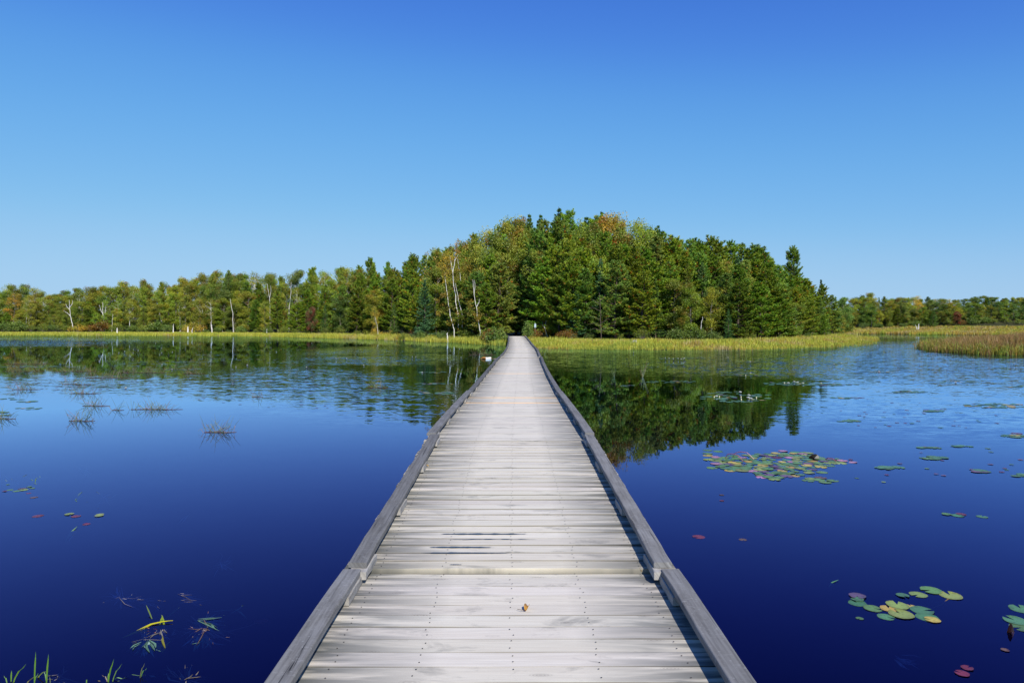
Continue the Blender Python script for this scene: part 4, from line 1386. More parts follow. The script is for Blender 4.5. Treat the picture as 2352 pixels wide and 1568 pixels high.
def lily_pad(kind, u, v, r, label, group, rz=None, z=0.0, sy=1.0):
    p = padp[kind][rp.integers(3)]
    o = p if p not in usedp else p.copy()
    if o is not p: COL.objects.link(o)
    usedp.add(p)
    x, y, _ = at(u, v)
    o.location = (x, y, z + rp.uniform(.001, .006))
    o.rotation_euler = (rp.normal(0, .012), rp.normal(0, .012), rp.uniform(0, 6.28) if rz is None else rz)
    o.scale = (r, r * sy, r * .8)
    k = rp.uniform(.8, 1.2)
    o.color = (*[c * k * rp.uniform(.92, 1.08) for c in PADC[kind]], 1)
    return tag(o, label, 'lily pad', group)


def inpoly(px, py, poly):
    ins = False
    for (x1, y1), (x2, y2) in zip(poly, poly[1:] + poly[:1]):
        if (y1 > py) != (y2 > py) and px < (x2 - x1) * (py - y1) / (y2 - y1) + x1:
            ins = not ins
    return ins


def zz(x, y, ox, oy, s):
    return ((ox + x / s) / 1.7415, (oy + y / s) / 1.7415)


# the big raft near the pines' reflection
raft = [zz(x, y, 2750, 1750, 2.94) for x, y in ((300, 235), (640, 205), (1000, 180), (1380, 170), (1560, 240), (1840, 260), (1800, 300), (1500, 365), (1420, 430), (1060, 480), (880, 470), (760, 400), (420, 370), (330, 300))]
pts_ = []
us, vs = [p[0] for p in raft], [p[1] for p in raft]
tries = 0
while len(pts_) < 122 and tries < 30000:
    tries += 1
    u, v = rp.uniform(min(us), max(us)), rp.uniform(min(vs), max(vs))
    if not inpoly(u, v, raft): continue
    x, y, _ = at(u, v)
    if all((x - a) ** 2 + (y - b_) ** 2 > .125 ** 2 for a, b_, _, _ in pts_):
        pts_.append((x, y, u, v))
RG = 'pads of the large colourful raft'
rl = {'green': 'green lily pad packed in the main body of the colourful raft', 'teal': 'blue-green lily pad packed in the main body of the colourful raft', 'yellow': 'yellow lily pad in the main body of the colourful raft',
      'ygreen': 'yellow-green lily pad packed in the main body of the colourful raft', 'purple': 'purple-tinged lily pad in the main body of the colourful raft', 'red': 'red lily pad in the main body of the colourful raft', 'pink': 'pink lily pad in the main body of the colourful raft'}
for i, (x, y, u, v) in enumerate(pts_):
    q = rp.random()
    kd = 'green' if q < .50 else 'ygreen' if q < .66 else 'teal' if q < .76 else 'yellow' if q < .85 else 'purple' if q < .94 else 'red' if q < .965 else 'pink'
    lily_pad(kd, u, v, rp.uniform(.062, .105), rl[kd], RG)
for (x, y, kd, lab) in ((235, 148, 'green', 'green pad at the far corner of the large raft, next to the reflected treetops'), (360, 162, 'green', 'green pad just inside the far corner of the large raft'),
                        (235, 188, 'green', 'green pad above the pale one at the corner of the large raft'), (240, 212, 'yellow', 'pale yellowed pad at the corner of the large raft'), (245, 260, 'ygreen', 'browning pad on the corner end of the large raft'),
                        (290, 357, 'green', 'single green pad lying off the raft towards the boardwalk'), (500, 388, 'yellow', 'bright yellow pad on the boardwalk end of the raft'), (1430, 182, 'ygreen', 'pale pad trailing off the far edge of the large raft'),
                        (1120, 158, 'pink', 'upturned pink pad on the far edge of the large raft'), (1930, 288, 'pink', 'upturned pink pad at the outer tip of the large raft'), (1820, 272, 'pink', 'pink pad next to the one at the outer raft tip'),
                        (1580, 408, 'green', 'green pad on the outer near side of the large raft'), (1450, 482, 'ygreen', 'pad of the small group trailing from the near side of the raft'), (1420, 505, 'green', 'lower pad of the small trailing group by the raft'),
                        (1545, 495, 'green', 'middle pad of the small trailing group by the raft'), (1620, 525, 'green', 'lowest pad of the small trailing group by the raft'), (1705, 505, 'green', 'outermost pad of the small trailing group by the raft'),
                        (1565, 472, 'brown', 'brown curled pad over the small trailing group by the raft'), (870, 465, 'pink', 'pale pink pad on the near edge of the large raft'), (1025, 492, 'ygreen', 'yellow-green pad at the near point of the large raft')):
    lily_pad(kd, *zz(x, y, 2750, 1750, 2.94), .085, lab, RG)
# arching pink stalks and a dark folded leaf over the raft
for (pl, lab) in ((((440, 215), (455, 185), (500, 170), (560, 185), (600, 235)), 'low arching pink stalk over the corner of the large raft'),
                  (((535, 215), (540, 175), (590, 148), (660, 152), (735, 195)), 'tall arching pink stalk over the corner of the large raft'),
                  (((1600, 245), (1625, 225), (1655, 222), (1690, 245)), 'small pink stalk arching over the outer end of the large raft')):
    u0, v0 = zz(pl[0][0], max(pl[0][1], pl[-1][1]) + 5, 2750, 1750, 2.94)
    d = dist(v0)
    P3 = np.array([atd(*zz(x, y, 2750, 1750, 2.94), d) for x, y in pl])
    P3[:, 1] += np.linspace(0, -.25, len(P3)); P3[0, 2] = P3[-1, 2] = -.02
    tt = np.linspace(0, len(P3) - 1, 16)
    k = np.arange(len(P3))
    P3 = np.stack([np.interp(tt, k, P3[:, j]) for j in range(3)], 1)
    mb = MB(); mb.tube(P3, .006, 5, (.36, .13, .17))
    tag(mb.build('lily_stalk', M['rush'], loc=P3[0]), lab, 'lily stalk', 'pink stalks over the raft')
for (x, y, W_, H_, lab) in ((1492, 232, .085, .075, 'dark folded pad standing up at the outer end of the large raft'),):
    u, v = zz(x, y + 12, 2750, 1750, 2.94)
    c0 = np.array(at(u, v)); mb = MB()
    an = np.linspace(0, math.pi, 10)
    V = [(0, 0, 0)] + [(W_ * math.cos(q), .03 * math.sin(q * 2), H_ * math.sin(q) ** .7) for q in an]
    V2 = [(x_, y_ + .02 + z_ * .4, z_ * .8) for x_, y_, z_ in V]
    mb.add(V, None, [(0, i, i + 1) for i in range(1, 10)], (.025, .02, .015)); mb.add(V2, None, [(0, i, i + 1) for i in range(1, 10)], (.03, .03, .02))
    tag(mb.build('folded_pad', M['rush'], loc=None), lab, 'lily pad', RG).location = c0
# near group on the sign side
G2 = 'pads of the near group'
for (x, y, r, kd, lab) in ((1230, 815, .105, 'purple', 'purple-brown pad at the boardwalk end of the near group'), (1228, 836, .08, 'teal', 'dull pad tucked under the purple-brown pad'), (1230, 862, .11, 'teal', 'blue-green pad with a ragged rim below the purple-brown pad'),
                           (1333, 898, .11, 'green', 'green pad with a torn notch below the ragged blue-green pad'), (1440, 900, .10, 'yellow', 'mottled yellow-brown pad in the middle of the near group'), (1500, 876, .135, 'ygreen', 'large yellow-green pad in the middle of the near group'),
                           (1592, 883, .06, 'yellow', 'small orange-edged pad touching the large yellow-green pad'), (1525, 938, .145, 'ygreen', 'largest yellow-green pad, nearest part of the near group'), (1422, 954, .10, 'teal', 'blue-green pad at the lower corner of the near group'),
                           (1665, 911, .135, 'teal', 'large blue-green pad with a deep notch in the near group'), (1700, 957, .13, 'teal', 'blue-green pad overlapping a yellow one in the near group'), (1735, 975, .09, 'yellow', 'yellowed pad half under the blue-green one'),
                           (1535, 811, .08, 'teal', 'small heart-shaped pad on the far side of the near group'), (1640, 804, .11, 'ygreen', 'folded yellow-green pad on the far side of the near group'), (1727, 776, .135, 'green', 'green notched pad, farthest of the near group'),
                           (1860, 813, .135, 'ygreen', 'yellow-green pad on a long stalk, outermost of the near group'), (1245, 965, .045, 'green', 'tiny green pad alone beside the near group')):
    lily_pad(kd, *zz(x, y, 2700, 1900, 1.685), r * .62, lab, G2)
mb = MB()
q0 = np.array(at(*zz(1845, 832, 2700, 1900, 1.685))); q1 = np.array(at(*zz(1690, 895, 2700, 1900, 1.685)))
mb.tube([q0 + [0, 0, .003], q0 * .5 + q1 * .5 + [.03, 0, -.01], q1 + [0, 0, -.02]], .004, 5, (.20, .14, .07))
tag(mb.build('lily_stalk', M['rush'], loc=q0), 'thin tan stalk running to the outermost pad of the near group', 'lily stalk')
for (x, y, r, kd, lab) in ((2335, 902, .13, 'teal', 'blue-green pad at the picture edge, upper of the edge group'), (2300, 980, .13, 'teal', 'blue-green pad at the picture edge beside a dark upright leaf'), (2345, 1025, .13, 'green', 'dark green pad with a pale vein in the edge group')):
    lily_pad(kd, *zz(x, y, 2700, 1900, 1.685), r * .65, lab, 'pads at the picture edge')
mb = MB()
c0 = np.array(at(*zz(2262, 1058, 2700, 1900, 1.685)))
an = np.linspace(0, math.pi, 10)
mb.add([(0, 0, -.02)] + [(.027 * math.cos(q), .01 * math.sin(q * 2), .066 * math.sin(q) ** .8) for q in an], None, [(0, i, i + 1) for i in range(1, 10)], (.018, .006, .006))
tag(mb.build('folded_pad', M['rush']), 'dark red pad standing on edge at the picture edge', 'lily pad').location = c0
# single pads drifting on open water
G3 = 'single drifting pads'
for (ox, oy, s, L_) in ((2700, 1900, 1.685, ((160, 415, .065, 'red', 'red pad off the boardwalk, larger of two'), (457, 434, .04, 'brown', 'brownish red pad beside the larger red one'), (315, 172, .03, 'red', 'small red pad drifting nearer the big raft'),
                                             (315, 134, .03, 'brown', 'faint orange-brown pad just beyond a small red one'), (1970, 1300, .036, 'red', 'blotched red pad in dark water, farther of two'), (1935, 1337, .042, 'red', 'blotched red pad in dark water, nearer of two'),
                                             (1833, 264, .055, 'green', 'green pad in a row of four over dark blue water'), (1907, 273, .065, 'teal', 'blue-green pad overlapped by a red one'), (1928, 264, .055, 'red', 'dark red pad overlapping a blue-green one'),
                                             (2070, 280, .06, 'teal', 'last dull green pad of the row of four'), (1225, 20, .03, 'green', 'tiny green pad trailing behind the big raft'), (1406, 47, .03, 'ygreen', 'tiny yellow-green pad over open water'), (2225, 1178, .026, 'brown', 'sunken brown pad near the picture edge'))),
                        (0, 1800, 2.138, ((592, 548, .05, 'ygreen', 'yellow-green pad drifting alone by a red one'), (650, 566, .05, 'red', 'red pad drifting by a yellow-green one'), (855, 549, .045, 'ygreen', 'upper of two overlapping yellow-green pads'), (845, 561, .05, 'ygreen', 'lower of two overlapping yellow-green pads'),
                                          (738, 633, .04, 'red', 'small red pad below the two overlapping ones'), (325, 563, .06, 'red', 'dull red pad among weed stems'), (245, 368, .03, 'red', 'red pad below a small bunch of green ones'), (290, 404, .045, 'brown', 'brown-red pad lowest of a small bunch'),
                                          (250, 314, .035, 'green', 'green pad topmost of a small bunch'), (275, 326, .035, 'green', 'bright green pad second of a small bunch'), (190, 330, .05, 'brown', 'red-brown pad in a small bunch'), (205, 340, .05, 'ygreen', 'yellowish pad in a small bunch'), (145, 349, .05, 'green', 'long green pad in a small bunch'),
                                          (85, 340, .04, 'green', 'green pad beside weed stems in a small bunch'), (40, 352, .03, 'red', 'red pad at the weed end of a small bunch'), (68, 295, .025, 'green', 'tiny pad above a small bunch')))):
    for (x, y, r, kd, lab) in L_:
        lily_pad(kd, *zz(x, y, ox, oy, s), r, lab, G3)
mb = MB()
q0, q1, q2 = at(339, 1432), at(300, 1440), at(352, 1418)
lily_pad('red', 345, 1478, .035, 'dark red pad sunk among weed under the long yellow blade', G3, z=-.03)
lily_pad('red', 599, 1421, .05, 'red pad at the end of a trailing weed stem', G3, z=-.02)

# pads on the middle water: rafts with flowers
def raft_pads(n, u0, u1, v, dv, group, labk, r=(.07, .11), kinds=(('teal', .6), ('green', .25), ('purple', .1), ('yellow', .05)), indiv=True, mb=None):
    for i in range(n):
        a_, rr = rp.uniform(0, 6.28), rp.random() ** .5
        u = (u0 + u1) / 2 + (u1 - u0) / 2 * rr * math.cos(a_); vv = v + dv * rr * math.sin(a_)
        kd = rp.choice([k for k, _ in kinds], p=np.array([w for _, w in kinds]) / sum(w for _, w in kinds))
        if indiv:
            lily_pad(str(kd), u, vv, rp.uniform(*r), labk % {'teal': 'blue-green', 'ygreen': 'yellow-green'}.get(str(kd), str(kd)), group)
        else:
            x, y, _ = at(u, vv)
            pad_mesh(mb, rp, (x, y, rp.uniform(.001, .006)), rp.uniform(*r) , rp.uniform(0, 6.28), np.array(PADC[str(kd)]) * rp.uniform(.75, 1.2), n=8)


raft_pads(46, 1604, 1764, 915, 8.5, 'pads of the white-flowered raft', '%s pad in the raft with most white lilies before the pines')
raft_pads(14, 1627, 1716, 903, 4.0, 'pads of the white-flowered raft', '%s pad in the small raft behind the white-flowered one')
raft_pads(8, 1710, 1790, 907.5, 2.2, 'pads of the narrow strip', '%s pad in the narrow strip past the white-flowered raft')
raft_pads(30, 830, 1005, 902, 5.5, 'pads of the raft beside the kerb rail', '%s pad in the raft on the birch reflections beside the rail')
stuffmb = MB()
for (n, u0, u1, v, dv) in ((30, 1000, 1040, 903, 3), (50, 1755, 1850, 881, 4), (60, 1840, 1970, 883, 2.6), (36, 1660, 1800, 860, 3.5), (26, 1488, 1600, 877, 2.6), (10, 1422, 1465, 886.5, 1.6), (24, 1505, 1560, 823.5, 2.5), (22, 1565, 1640, 821.5, 2), (30, 1690, 1800, 830.5, 2),
                           (14, 1520, 1580, 836, 1.5), (24, 1860, 1940, 835, 2.0), (18, 1985, 2055, 854.5, 1.4), (22, 2160, 2260, 833, 1.6), (24, 2150, 2245, 877, 3.5), (40, 2045, 2130, 899.5, 3.0), (60, 2205, 2400, 932, 5), (16, 2115, 2165, 944, 2.4), (14, 1900, 1980, 914, 2.5),
                           (20, 2250, 2400, 834.5, 1.5), (14, 1925, 1975, 967, 2), (14, 2300, 2370, 888, 3), (20, 955, 1030, 855, 2), (22, 950, 1045, 881, 2.4), (16, 1210, 1265, 863, 1), (18, 2120, 2170, 1052, 3), (8, 2240, 2275, 1083, 2), (8, 2330, 2380, 1093, 3), (7, 2110, 2150, 1028, 1.2), (5, 2190, 2230, 1025, 1.2),
                           (16, 155, 250, 888, 3), (40, 280, 500, 831, 2), (40, 420, 620, 815, 2), (30, 330, 470, 848, 2), (40, 420, 660, 826, 3), (50, 610, 760, 832, 3), (40, 500, 720, 803, 3), (30, 900, 1130, 825, 2.5), (40, 690, 800, 822, 2), (30, 640, 830, 854, 4), (50, 0, 200, 842, 2), (60, 260, 460, 838, 6),
                           (12, 1125, 1170, 838, 1), (8, 2020, 2070, 1075, 4), (10, 2300, 2352, 1000, 6), (6, 0, 60, 916, 2), (10, 45, 95, 922, 2), (6, 0, 130, 938, 2), (8, 0, 24, 950, 6), (12, 820, 970, 812, 1.5), (30, 180, 420, 797, 2)):
    raft_pads(n, u0, u1, v, dv, '', '', indiv=False, mb=stuffmb, r=(.06, .11) if v > 850 else (.07, .13))
# scattered little reddish leaves
raft_pads(280, -40, 420, 872, 26, '', '', indiv=False, mb=stuffmb, r=(.03, .065), kinds=(('purple', .5), ('red', .18), ('brown', .12), ('teal', .2)))
raft_pads(150, 480, 860, 868, 22, '', '', indiv=False, mb=stuffmb, r=(.03, .07), kinds=(('purple', .5), ('teal', .35), ('yellow', .05), ('brown', .1)))
raft_pads(50, 380, 900, 915, 24, '', '', indiv=False, mb=stuffmb, r=(.03, .06), kinds=(('purple', .5), ('brown', .3), ('teal', .2)))
raft_pads(55, 1880, 2352, 945, 45, '', '', indiv=False, mb=stuffmb, r=(.03, .06), kinds=(('purple', .6), ('teal', .3), ('red', .1)))
raft_pads(22, 1900, 2352, 1060, 40, '', '', indiv=False, mb=stuffmb, r=(.03, .05), kinds=(('purple', .4), ('green', .4), ('red', .2)))
ob = tag(stuffmb.build('far_lily_pads', M['pad']), 'scattered rafts of far lily pads too small to count', 'lily pads', kind='stuff')
for L_ in padp.values():
    for p in L_:
        if p not in usedp: bpy.data.objects.remove(p)

# white water lilies
fl_root = empty('water_lily_flower', (0, 0, 0))
mb = MB()
for ring, (n, L_, tilt, w) in enumerate(((9, .060, .35, .020), (8, .052, .75, .018), (6, .042, 1.1, .014))):
    for i in range(n):
        az = i * 2 * math.pi / n + ring * .4
        pr = []
        for f in (0, .3, .6, .85, 1.0):
            e = tilt + f * .35
            rr = L_ * f
            pr.append((rr * math.cos(e), rr * math.sin(e) + .006, w * (math.sin(math.pi * min(.98, f * .85 + .1)) ** .8) * (0.15 if f == 1 else 1)))
        V = []
        for (r_, z_, w_) in pr:
            for sg in (-1, 0, 1):
                x_, y_ = r_, sg * w_ * .9
                V.append((x_ * math.cos(az) - y_ * math.sin(az), x_ * math.sin(az) + y_ * math.cos(az), z_ + abs(sg) * w_ * .35))
        Q = [(k * 3 + j, k * 3 + j + 1, k * 3 + j + 4, k * 3 + j + 3) for k in range(4) for j in range(2)]
        mb.add(V, Q, None, (.84, .84, .82))
mb.build('petals', M['petal'], fl_root)
mb = MB()
for i in range(22):
    az = i * 2.4; r_ = .004 + .0006 * i
    mb.tube([(r_ * math.cos(az), r_ * math.sin(az), .012), (r_ * 1.5 * math.cos(az), r_ * 1.5 * math.sin(az), .034)], [.0022, .0012], 4, (.75, .52, .05))
mb.build('stamens', M['petal'], fl_root)
bud_root = empty('water_lily_bud', (0, 0, 0))
mb = MB()
an = np.linspace(0, math.pi, 9)
mb.tube([(0, 0, .028 - .028 * math.cos(q)) for q in an], [.004 + .019 * math.sin(q) ** .8 for q in an], 8, (.80, .74, .45))
mb.build('sepals', M['petal'], bud_root)
mb = MB(); mb.tube([(0, 0, -.04), (0, 0, .006)], .005, 5, (.2, .2, .05)); mb.build('stalk', M['petal'], bud_root)
KIDS[fl_root] = children(fl_root); KIDS[bud_root] = children(bud_root)
nfl = [0, 0]


def lily(u, v, kind, label, s=1.0):
    pr = (fl_root, bud_root)[kind]
    o = pr if nfl[kind] == 0 else copy_thing(pr)
    nfl[kind] += 1
    o.location = at(u, v); o.scale = (s, s, s); o.rotation_euler = (0, 0, rp.uniform(0, 6.28))
    return tag(o, label, 'water lily', ('white water lilies', 'water lily buds')[kind])


F = lambda x, y: zz(x, y, 2750, 1500, 4.704)
for (x, y, k, lab) in ((995, 340, 0, 'open white lily alone on the small raft behind the white-flowered one'), (1160, 402, 0, 'large open white lily standing between the two rafts'), (1145, 446, 0, 'half-open white lily touching a larger one on the white-flowered raft'),
                       (1195, 464, 0, 'open white lily lowest on the white-flowered raft'), (548, 420, 0, 'white lily between two buds on the white-flowered raft'), (503, 422, 1, 'yellowish bud at the far end of the white-flowered raft'), (602, 418, 1, 'pale bud beside the white lily between two buds'),
                       (1008, 422, 1, 'yellow bud behind the large open lily of the white-flowered raft'), (1014, 476, 1, 'yellow bud low in the middle of the white-flowered raft'), (1297, 438, 1, 'yellow bud nearest the open tip of the white-flowered raft'),
                       (1822, 155, 1, 'bud that starts the long strip of lilies past the pines reflection'), (1900, 165, 0, 'second bloom of the long strip past the pines reflection'), (2010, 142, 0, 'third bloom of the long strip past the pines reflection'),
                       (2072, 150, 0, 'fourth bloom of the long strip past the pines reflection'), (2175, 168, 0, 'fifth bloom of the long strip past the pines reflection'), (1096, 12, 1, 'bud on the raft just beyond the white-flowered one')):
    lily(*F(x, y), k, lab, 1.15 if k == 0 else .75)
lily(1886, 882, 0, 'last bloom at the far end of the long lily strip')
lily(1724, 858, 0, 'white bloom on the raft beyond the long strip')
for i, (x, y) in enumerate(((773, 178), (805, 180), (842, 185), (882, 181), (907, 186), (925, 183), (938, 180))):
    lily(*zz(x, y, 2300, 1350, 2.138), 0, '%s white bloom along the farthest crowded lily patch before the sedge' % ORD[i], 1.0)
for (x, y, lab) in ((1310, 174, 'white bloom on the yellow patch past the farthest crowded patch'), (1500, 211, 'white bloom on the yellowish patch beneath the sedge'), (2048, 222, 'first white bloom of three on the ruffled blue water'), (2216, 232, 'second white bloom of three on the ruffled blue water'),
                    (2277, 224, 'third white bloom of three on the ruffled blue water'), (500, 129, 'lone white bloom off the reed fringe near the boulder'), (1752, 99, 'lone white bloom near the ochre fringe'), (1943, 102, 'lone white bloom under the sedge point')):
    lily(*zz(x, y, 2300, 1350, 2.138), 0, lab)
for (x, y, lab) in ((390, 101, 'white bloom off the sedge point, first of two'), (470, 101, 'white bloom off the sedge point, second of two'), (570, 154, 'white bloom on ruffled water beyond the sedge point'), (812, 79, 'white bloom in the channel mouth'), (828, 362, 'white bloom alone on its small patch in ruffled water'),
                    (1352, 163, 'first of four white blooms before the reed islet'), (1370, 164, 'second of four white blooms before the reed islet'), (1400, 165, 'third of four white blooms before the reed islet'), (1425, 163, 'fourth of four white blooms before the reed islet'),
                    (2185, 272, 'white bloom pair partner below the reed islet'), (2238, 275, 'single white bloom next to the pair below the reed islet'), (1627, 478, 'pale bloom on the green patch in ruffled water')):
    lily(*zz(x, y, 3200, 1350, 2.614), 0, lab)
for (x, y, lab) in ((1183, 599, 'large white lily at the end of a green strip among rushes'), (935, 340, 'white lily under the reflected cluster of three stems'), (1118, 262, 'yellowish lily on a blue-grey strip under the birches'), (1173, 247, 'white lily just beyond the yellowish one'),
                    (1298, 241, 'double-looking white lily on a strip beneath the wood reflection'), (1252, 262, 'small lily between the yellowish and the double-looking ones'), (1520, 262, 'white lily starting the strip by the straight trunk reflection'), (1621, 254, 'white lily ending the strip by the straight trunk reflection'),
                    (1524, 375, 'yellow lily among rush tufts under the straight trunk reflection'), (1619, 424, 'white lily lower among the rush tufts'), (2325, 380, 'white lily on a strip under the leaning birch reflection'), (2220, 398, 'yellow bud-like lily beside the leaning birch reflection'),
                    (196, 204, 'white lily on the blue wind band, larger of two'), (288, 208, 'white lily on the blue wind band, smaller of two'), (545, 178, 'white lily on the far blue band'), (503, 153, 'farther white lily on the far blue band'), (690, 130, 'white lily below the far sedge edge'),
                    (1465, 174, 'white lily between blue bands'), (2098, 179, 'lone white lily left of the dark pine reflection'.replace('left of', 'before'))):
    lily(*zz(x, y, 0, 1300, 2.352), 0, lab)
for (x, y, lab) in ((190, 238, 'yellow-centred lily on a strip below the dark pine reflection'), (440, 123, 'small white lily at the far strip in the pine reflection'), (950, 181, 'first of two white lilies on the blue ruffled patch'), (1040, 181, 'second of two white lilies on the blue ruffled patch'),
                    (1187, 241, 'large white lily in the middle of the blue ruffled patch'), (697, 256, 'white lily on the strip before the blue ruffled patch'), (1603, 167, 'first of two white lilies under the sedge reflection'), (1632, 167, 'second of two white lilies under the sedge reflection'),
                    (2019, 173, 'white lily close to the floating birch log'), (1926, 106, 'white lily in the sedge reflection, first of two'), (2005, 99, 'white lily in the sedge reflection, second of two'), (1686, 302, 'pale bud on the strip in the birch reflections'), (742, 47, 'far white lily on the sedge reflection')):
    lily(*zz(x, y, 900, 1350, 2.138), 0, lab, .95)

# ------------------------------------------------------------------ rush tufts lying in the shallow water
def rush(u, v, wu, label, n=46, h=.34, upright=False, seed=0, dark=True):
    rng = np.random.default_rng(seed)
    x0, y0, _ = at(u, v)
    half = wu * dist(v) / FPX / 2
    mb = MB()
    cols = [np.array(c) * 1.5 for c in ((.11, .15, .07), (.14, .15, .07), (.18, .11, .09), (.07, .10, .06))]
    n = int(n * .7)
    if not upright:
        mb.tube([(-half, 0, .006), (-half * .3, .05, .012), (half * .4, -.03, .01), (half, .04, .005)], [.006, .009, .008, .004], 5, (.12, .06, .04))
    for i in range(n):
        f = np.clip(rng.normal(-.1, .42), -1, 1) if not upright else rng.normal(0, .12)
        p = np.array([f * half, rng.normal(0, .06), 0])
        az = rng.choice([0, math.pi]) + rng.normal(0, .7); e = rng.uniform(.3, 1.25) if not upright else rng.uniform(1.1, 1.5)
        L_ = h * rng.uniform(.5, 1.25)
        dr = np.array([math.cos(az) * math.cos(e), math.sin(az) * math.cos(e) * .6, math.sin(e)])
        k = p + dr * L_ * .62
        if rng.random() < .45:
            q = k + np.array([dr[0] * .5 + rng.normal(0, .3), dr[1], -.35]) * L_ * .45
        else:
            q = k + dr * L_ * .38
        mb.tube([p - [0, 0, .03], k, q], [.0042, .0036, .001], 3, cols[rng.integers(4)] * rng.uniform(.8, 1.3), cap=False)
    o = mb.build('rush_tuft', M['rush'])
    o.location = (x0, y0, 0)
    return tag(o, label, 'rush tuft', 'bent rush tufts in the shallows')


for i, a in enumerate(((187, 967, 58, 'dark bent rush tuft, nearest of the scattered tufts', 50), (12, 962, 44, 'reddish rush tuft cut by the picture edge', 40), (220, 932.5, 62, 'rush tuft with arching crossed stems and a trailing runner', 44), (359, 940.5, 118, 'longest straggling rush tuft in the blue shallows', 80),
                       (505, 993, 72, 'isolated rush tuft with two bunches of stems', 50), (195, 904, 72, 'dense dark rush tuft beside a green lily strip', 70), (174.6, 883, 66, 'low spreading rush tuft behind the dense dark one', 60), (58.6, 895, 64, 'rush tuft with a thin trailing stem, farthest toward the picture edge', 50),
                       (591, 912, 26, 'tiny rush tuft alone on rippled water', 16), (869, 890.6, 50, 'upright green rush tuft behind the raft beside the rail', 40), (270, 942, 26, 'small flat rush sprig between two larger tufts', 14))):
    rush(*a[:4], n=a[4], seed=i, h=.36 if a[1] > 900 else .42)
for i, a in enumerate(((336, 856, 130, 'wide olive rush bed under the reflected wood', 150), (174, 853, 110, 'rush bed in front of the reflected treetops', 100), (54, 853, 100, 'rush bed next to the reflected outer treetops', 90), (250, 868, 110, 'sparse rush bed with reddish stems', 80),
                       (60, 836, 110, 'far thin rush bed near the picture edge', 90), (420, 848, 70, 'thin rush bed by a yellow lily', 60), (445, 858, 50, 'small rush bed below the white lily among rushes', 40))):
    rush(*a[:4], n=a[4], seed=40 + i, h=.42, dark=False)
rush(1476, 866, 8, 'upright green reed clump standing in the pine reflection', 16, .75, True, 80)
rush(1411, 865, 14, 'little brown reed sprig near the upright reed clump', 7, .45, True, 81)
rush(1367, 829, 8, 'thin brown reed sprig off the boulder bank', 5, .5, True, 82)
rush(1110, 815, 60, 'sedge tuft leaning over the floating birch log', 60, .45, False, 83)

# ------------------------------------------------------------------ water weed close to the boardwalk
def weed(name, label, blades_, seed=0, group='water weed near the boardwalk'):
    """each blade: picture polyline, half width in metres, colour, depth below the surface (start, end)"""
    mb = MB(); c0 = None
    for (pl, hw, col, z0, z1) in blades_:
        P3 = np.array([at(u, v, 0) for u, v in pl]); P3[:, 2] = np.linspace(z0, z1, len(P3))
        if c0 is None: c0 = P3[0] * [1, 1, 0]
        tt = np.linspace(0, len(P3) - 1, 4 * (len(P3) - 1) + 1)
        P3 = np.stack([np.interp(tt, range(len(P3)), P3[:, j]) for j in range(3)], 1)
        D_ = unit(np.gradient(P3, axis=0)); S_ = unit(np.cross(D_, (0, 0, 1.0)))
        w = (1.25 if hw < .0065 else .9) * hw * np.clip(np.sin(np.linspace(.25, math.pi - .04, len(P3))), .06, 1)[:, None]
        V = np.concatenate([P3 - S_ * w + [0, 0, w.mean() * .4], P3, P3 + S_ * w + [0, 0, w.mean() * .4]])
        k = len(P3)
        Q = [(i, i + 1, k + i + 1, k + i) for i in range(k - 1)] + [(k + i, k + i + 1, 2 * k + i + 1, 2 * k + i) for i in range(k - 1)]
        mb.add(V, Q, None, col)
    return tag(mb.build(name, M['rush'], loc=c0), label, 'water weed', group)


def fan(rng, u, v, n, L, hw, col, spread=(0, 6.28), z=(-.022, .004)):
    r = []
    for i in range(int(n * 1.9)):
        a_ = rng.uniform(*spread); l_ = L * rng.uniform(.5, 1.2)
        k_ = a_ + rng.normal(0, .35)
        p0 = (u + rng.normal(0, 5), v + rng.normal(0, 3)); p1 = (p0[0] + l_ * .55 * math.cos(a_), p0[1] + l_ * .33 * math.sin(a_)); p2 = (p1[0] + l_ * .45 * math.cos(k_), p1[1] + l_ * .28 * math.sin(k_))
        za, zb_ = rng.uniform(*sorted(z)), rng.uniform(*sorted(z))
        pale = 1.9 if za + zb_ < -.012 else .8          # light lost under water is put back into the colour of sunken blades
        r.append(([p0, p1, p2], hw * rng.uniform(.6, 1.2), np.minimum(np.array(col) * rng.uniform(.6, 1.3) * pale, .5), za, zb_))
    return r


rw = np.random.default_rng(5)
weed('yellow_blade', 'long arched bright yellow blade floating in dark water', [([(283, 1461), (310, 1451), (347, 1434), (372, 1430), (397, 1428.5)], .016, (.55, .50, .02), -.01, .012)])
weed('tan_blade', 'broad tan-green blade lying under the long yellow one', [([(305, 1452), (330, 1447), (362, 1438)], .020, (.34, .30, .06), -.015, -.008)])
PG, TL, PK = (.26, .24, .20), (.16, .30, .20), (.26, .17, .14)
weed('water_weed', 'upright green-tipped weed crossing the long yellow blade', fan(rw, 372, 1448, 26, 34, .005, PG, (1.0, 2.6)) + [([(364, 1441), (370, 1425), (374, 1418)], .005, (.22, .30, .03), -.008, .018), ([(378, 1441), (375, 1426), (371, 1417)], .005, (.24, .32, .03), -.008, .02), ([(352, 1425), (342, 1410), (335, 1403)], .004, (.14, .2, .05), -.01, .05)] + fan(rw, 366, 1446, 8, 26, .008, (.34, .12, .05), (2.4, 4.2)))
weed('water_weed', 'pale fanned weed clump below the long yellow blade', fan(rw, 338, 1472, 22, 44, .0055, TL, (.8, 2.6)) + fan(rw, 330, 1468, 18, 46, .003, PG) + fan(rw, 372, 1490, 6, 40, .005, (.36, .34, .05), (3.6, 5.2)), 1)
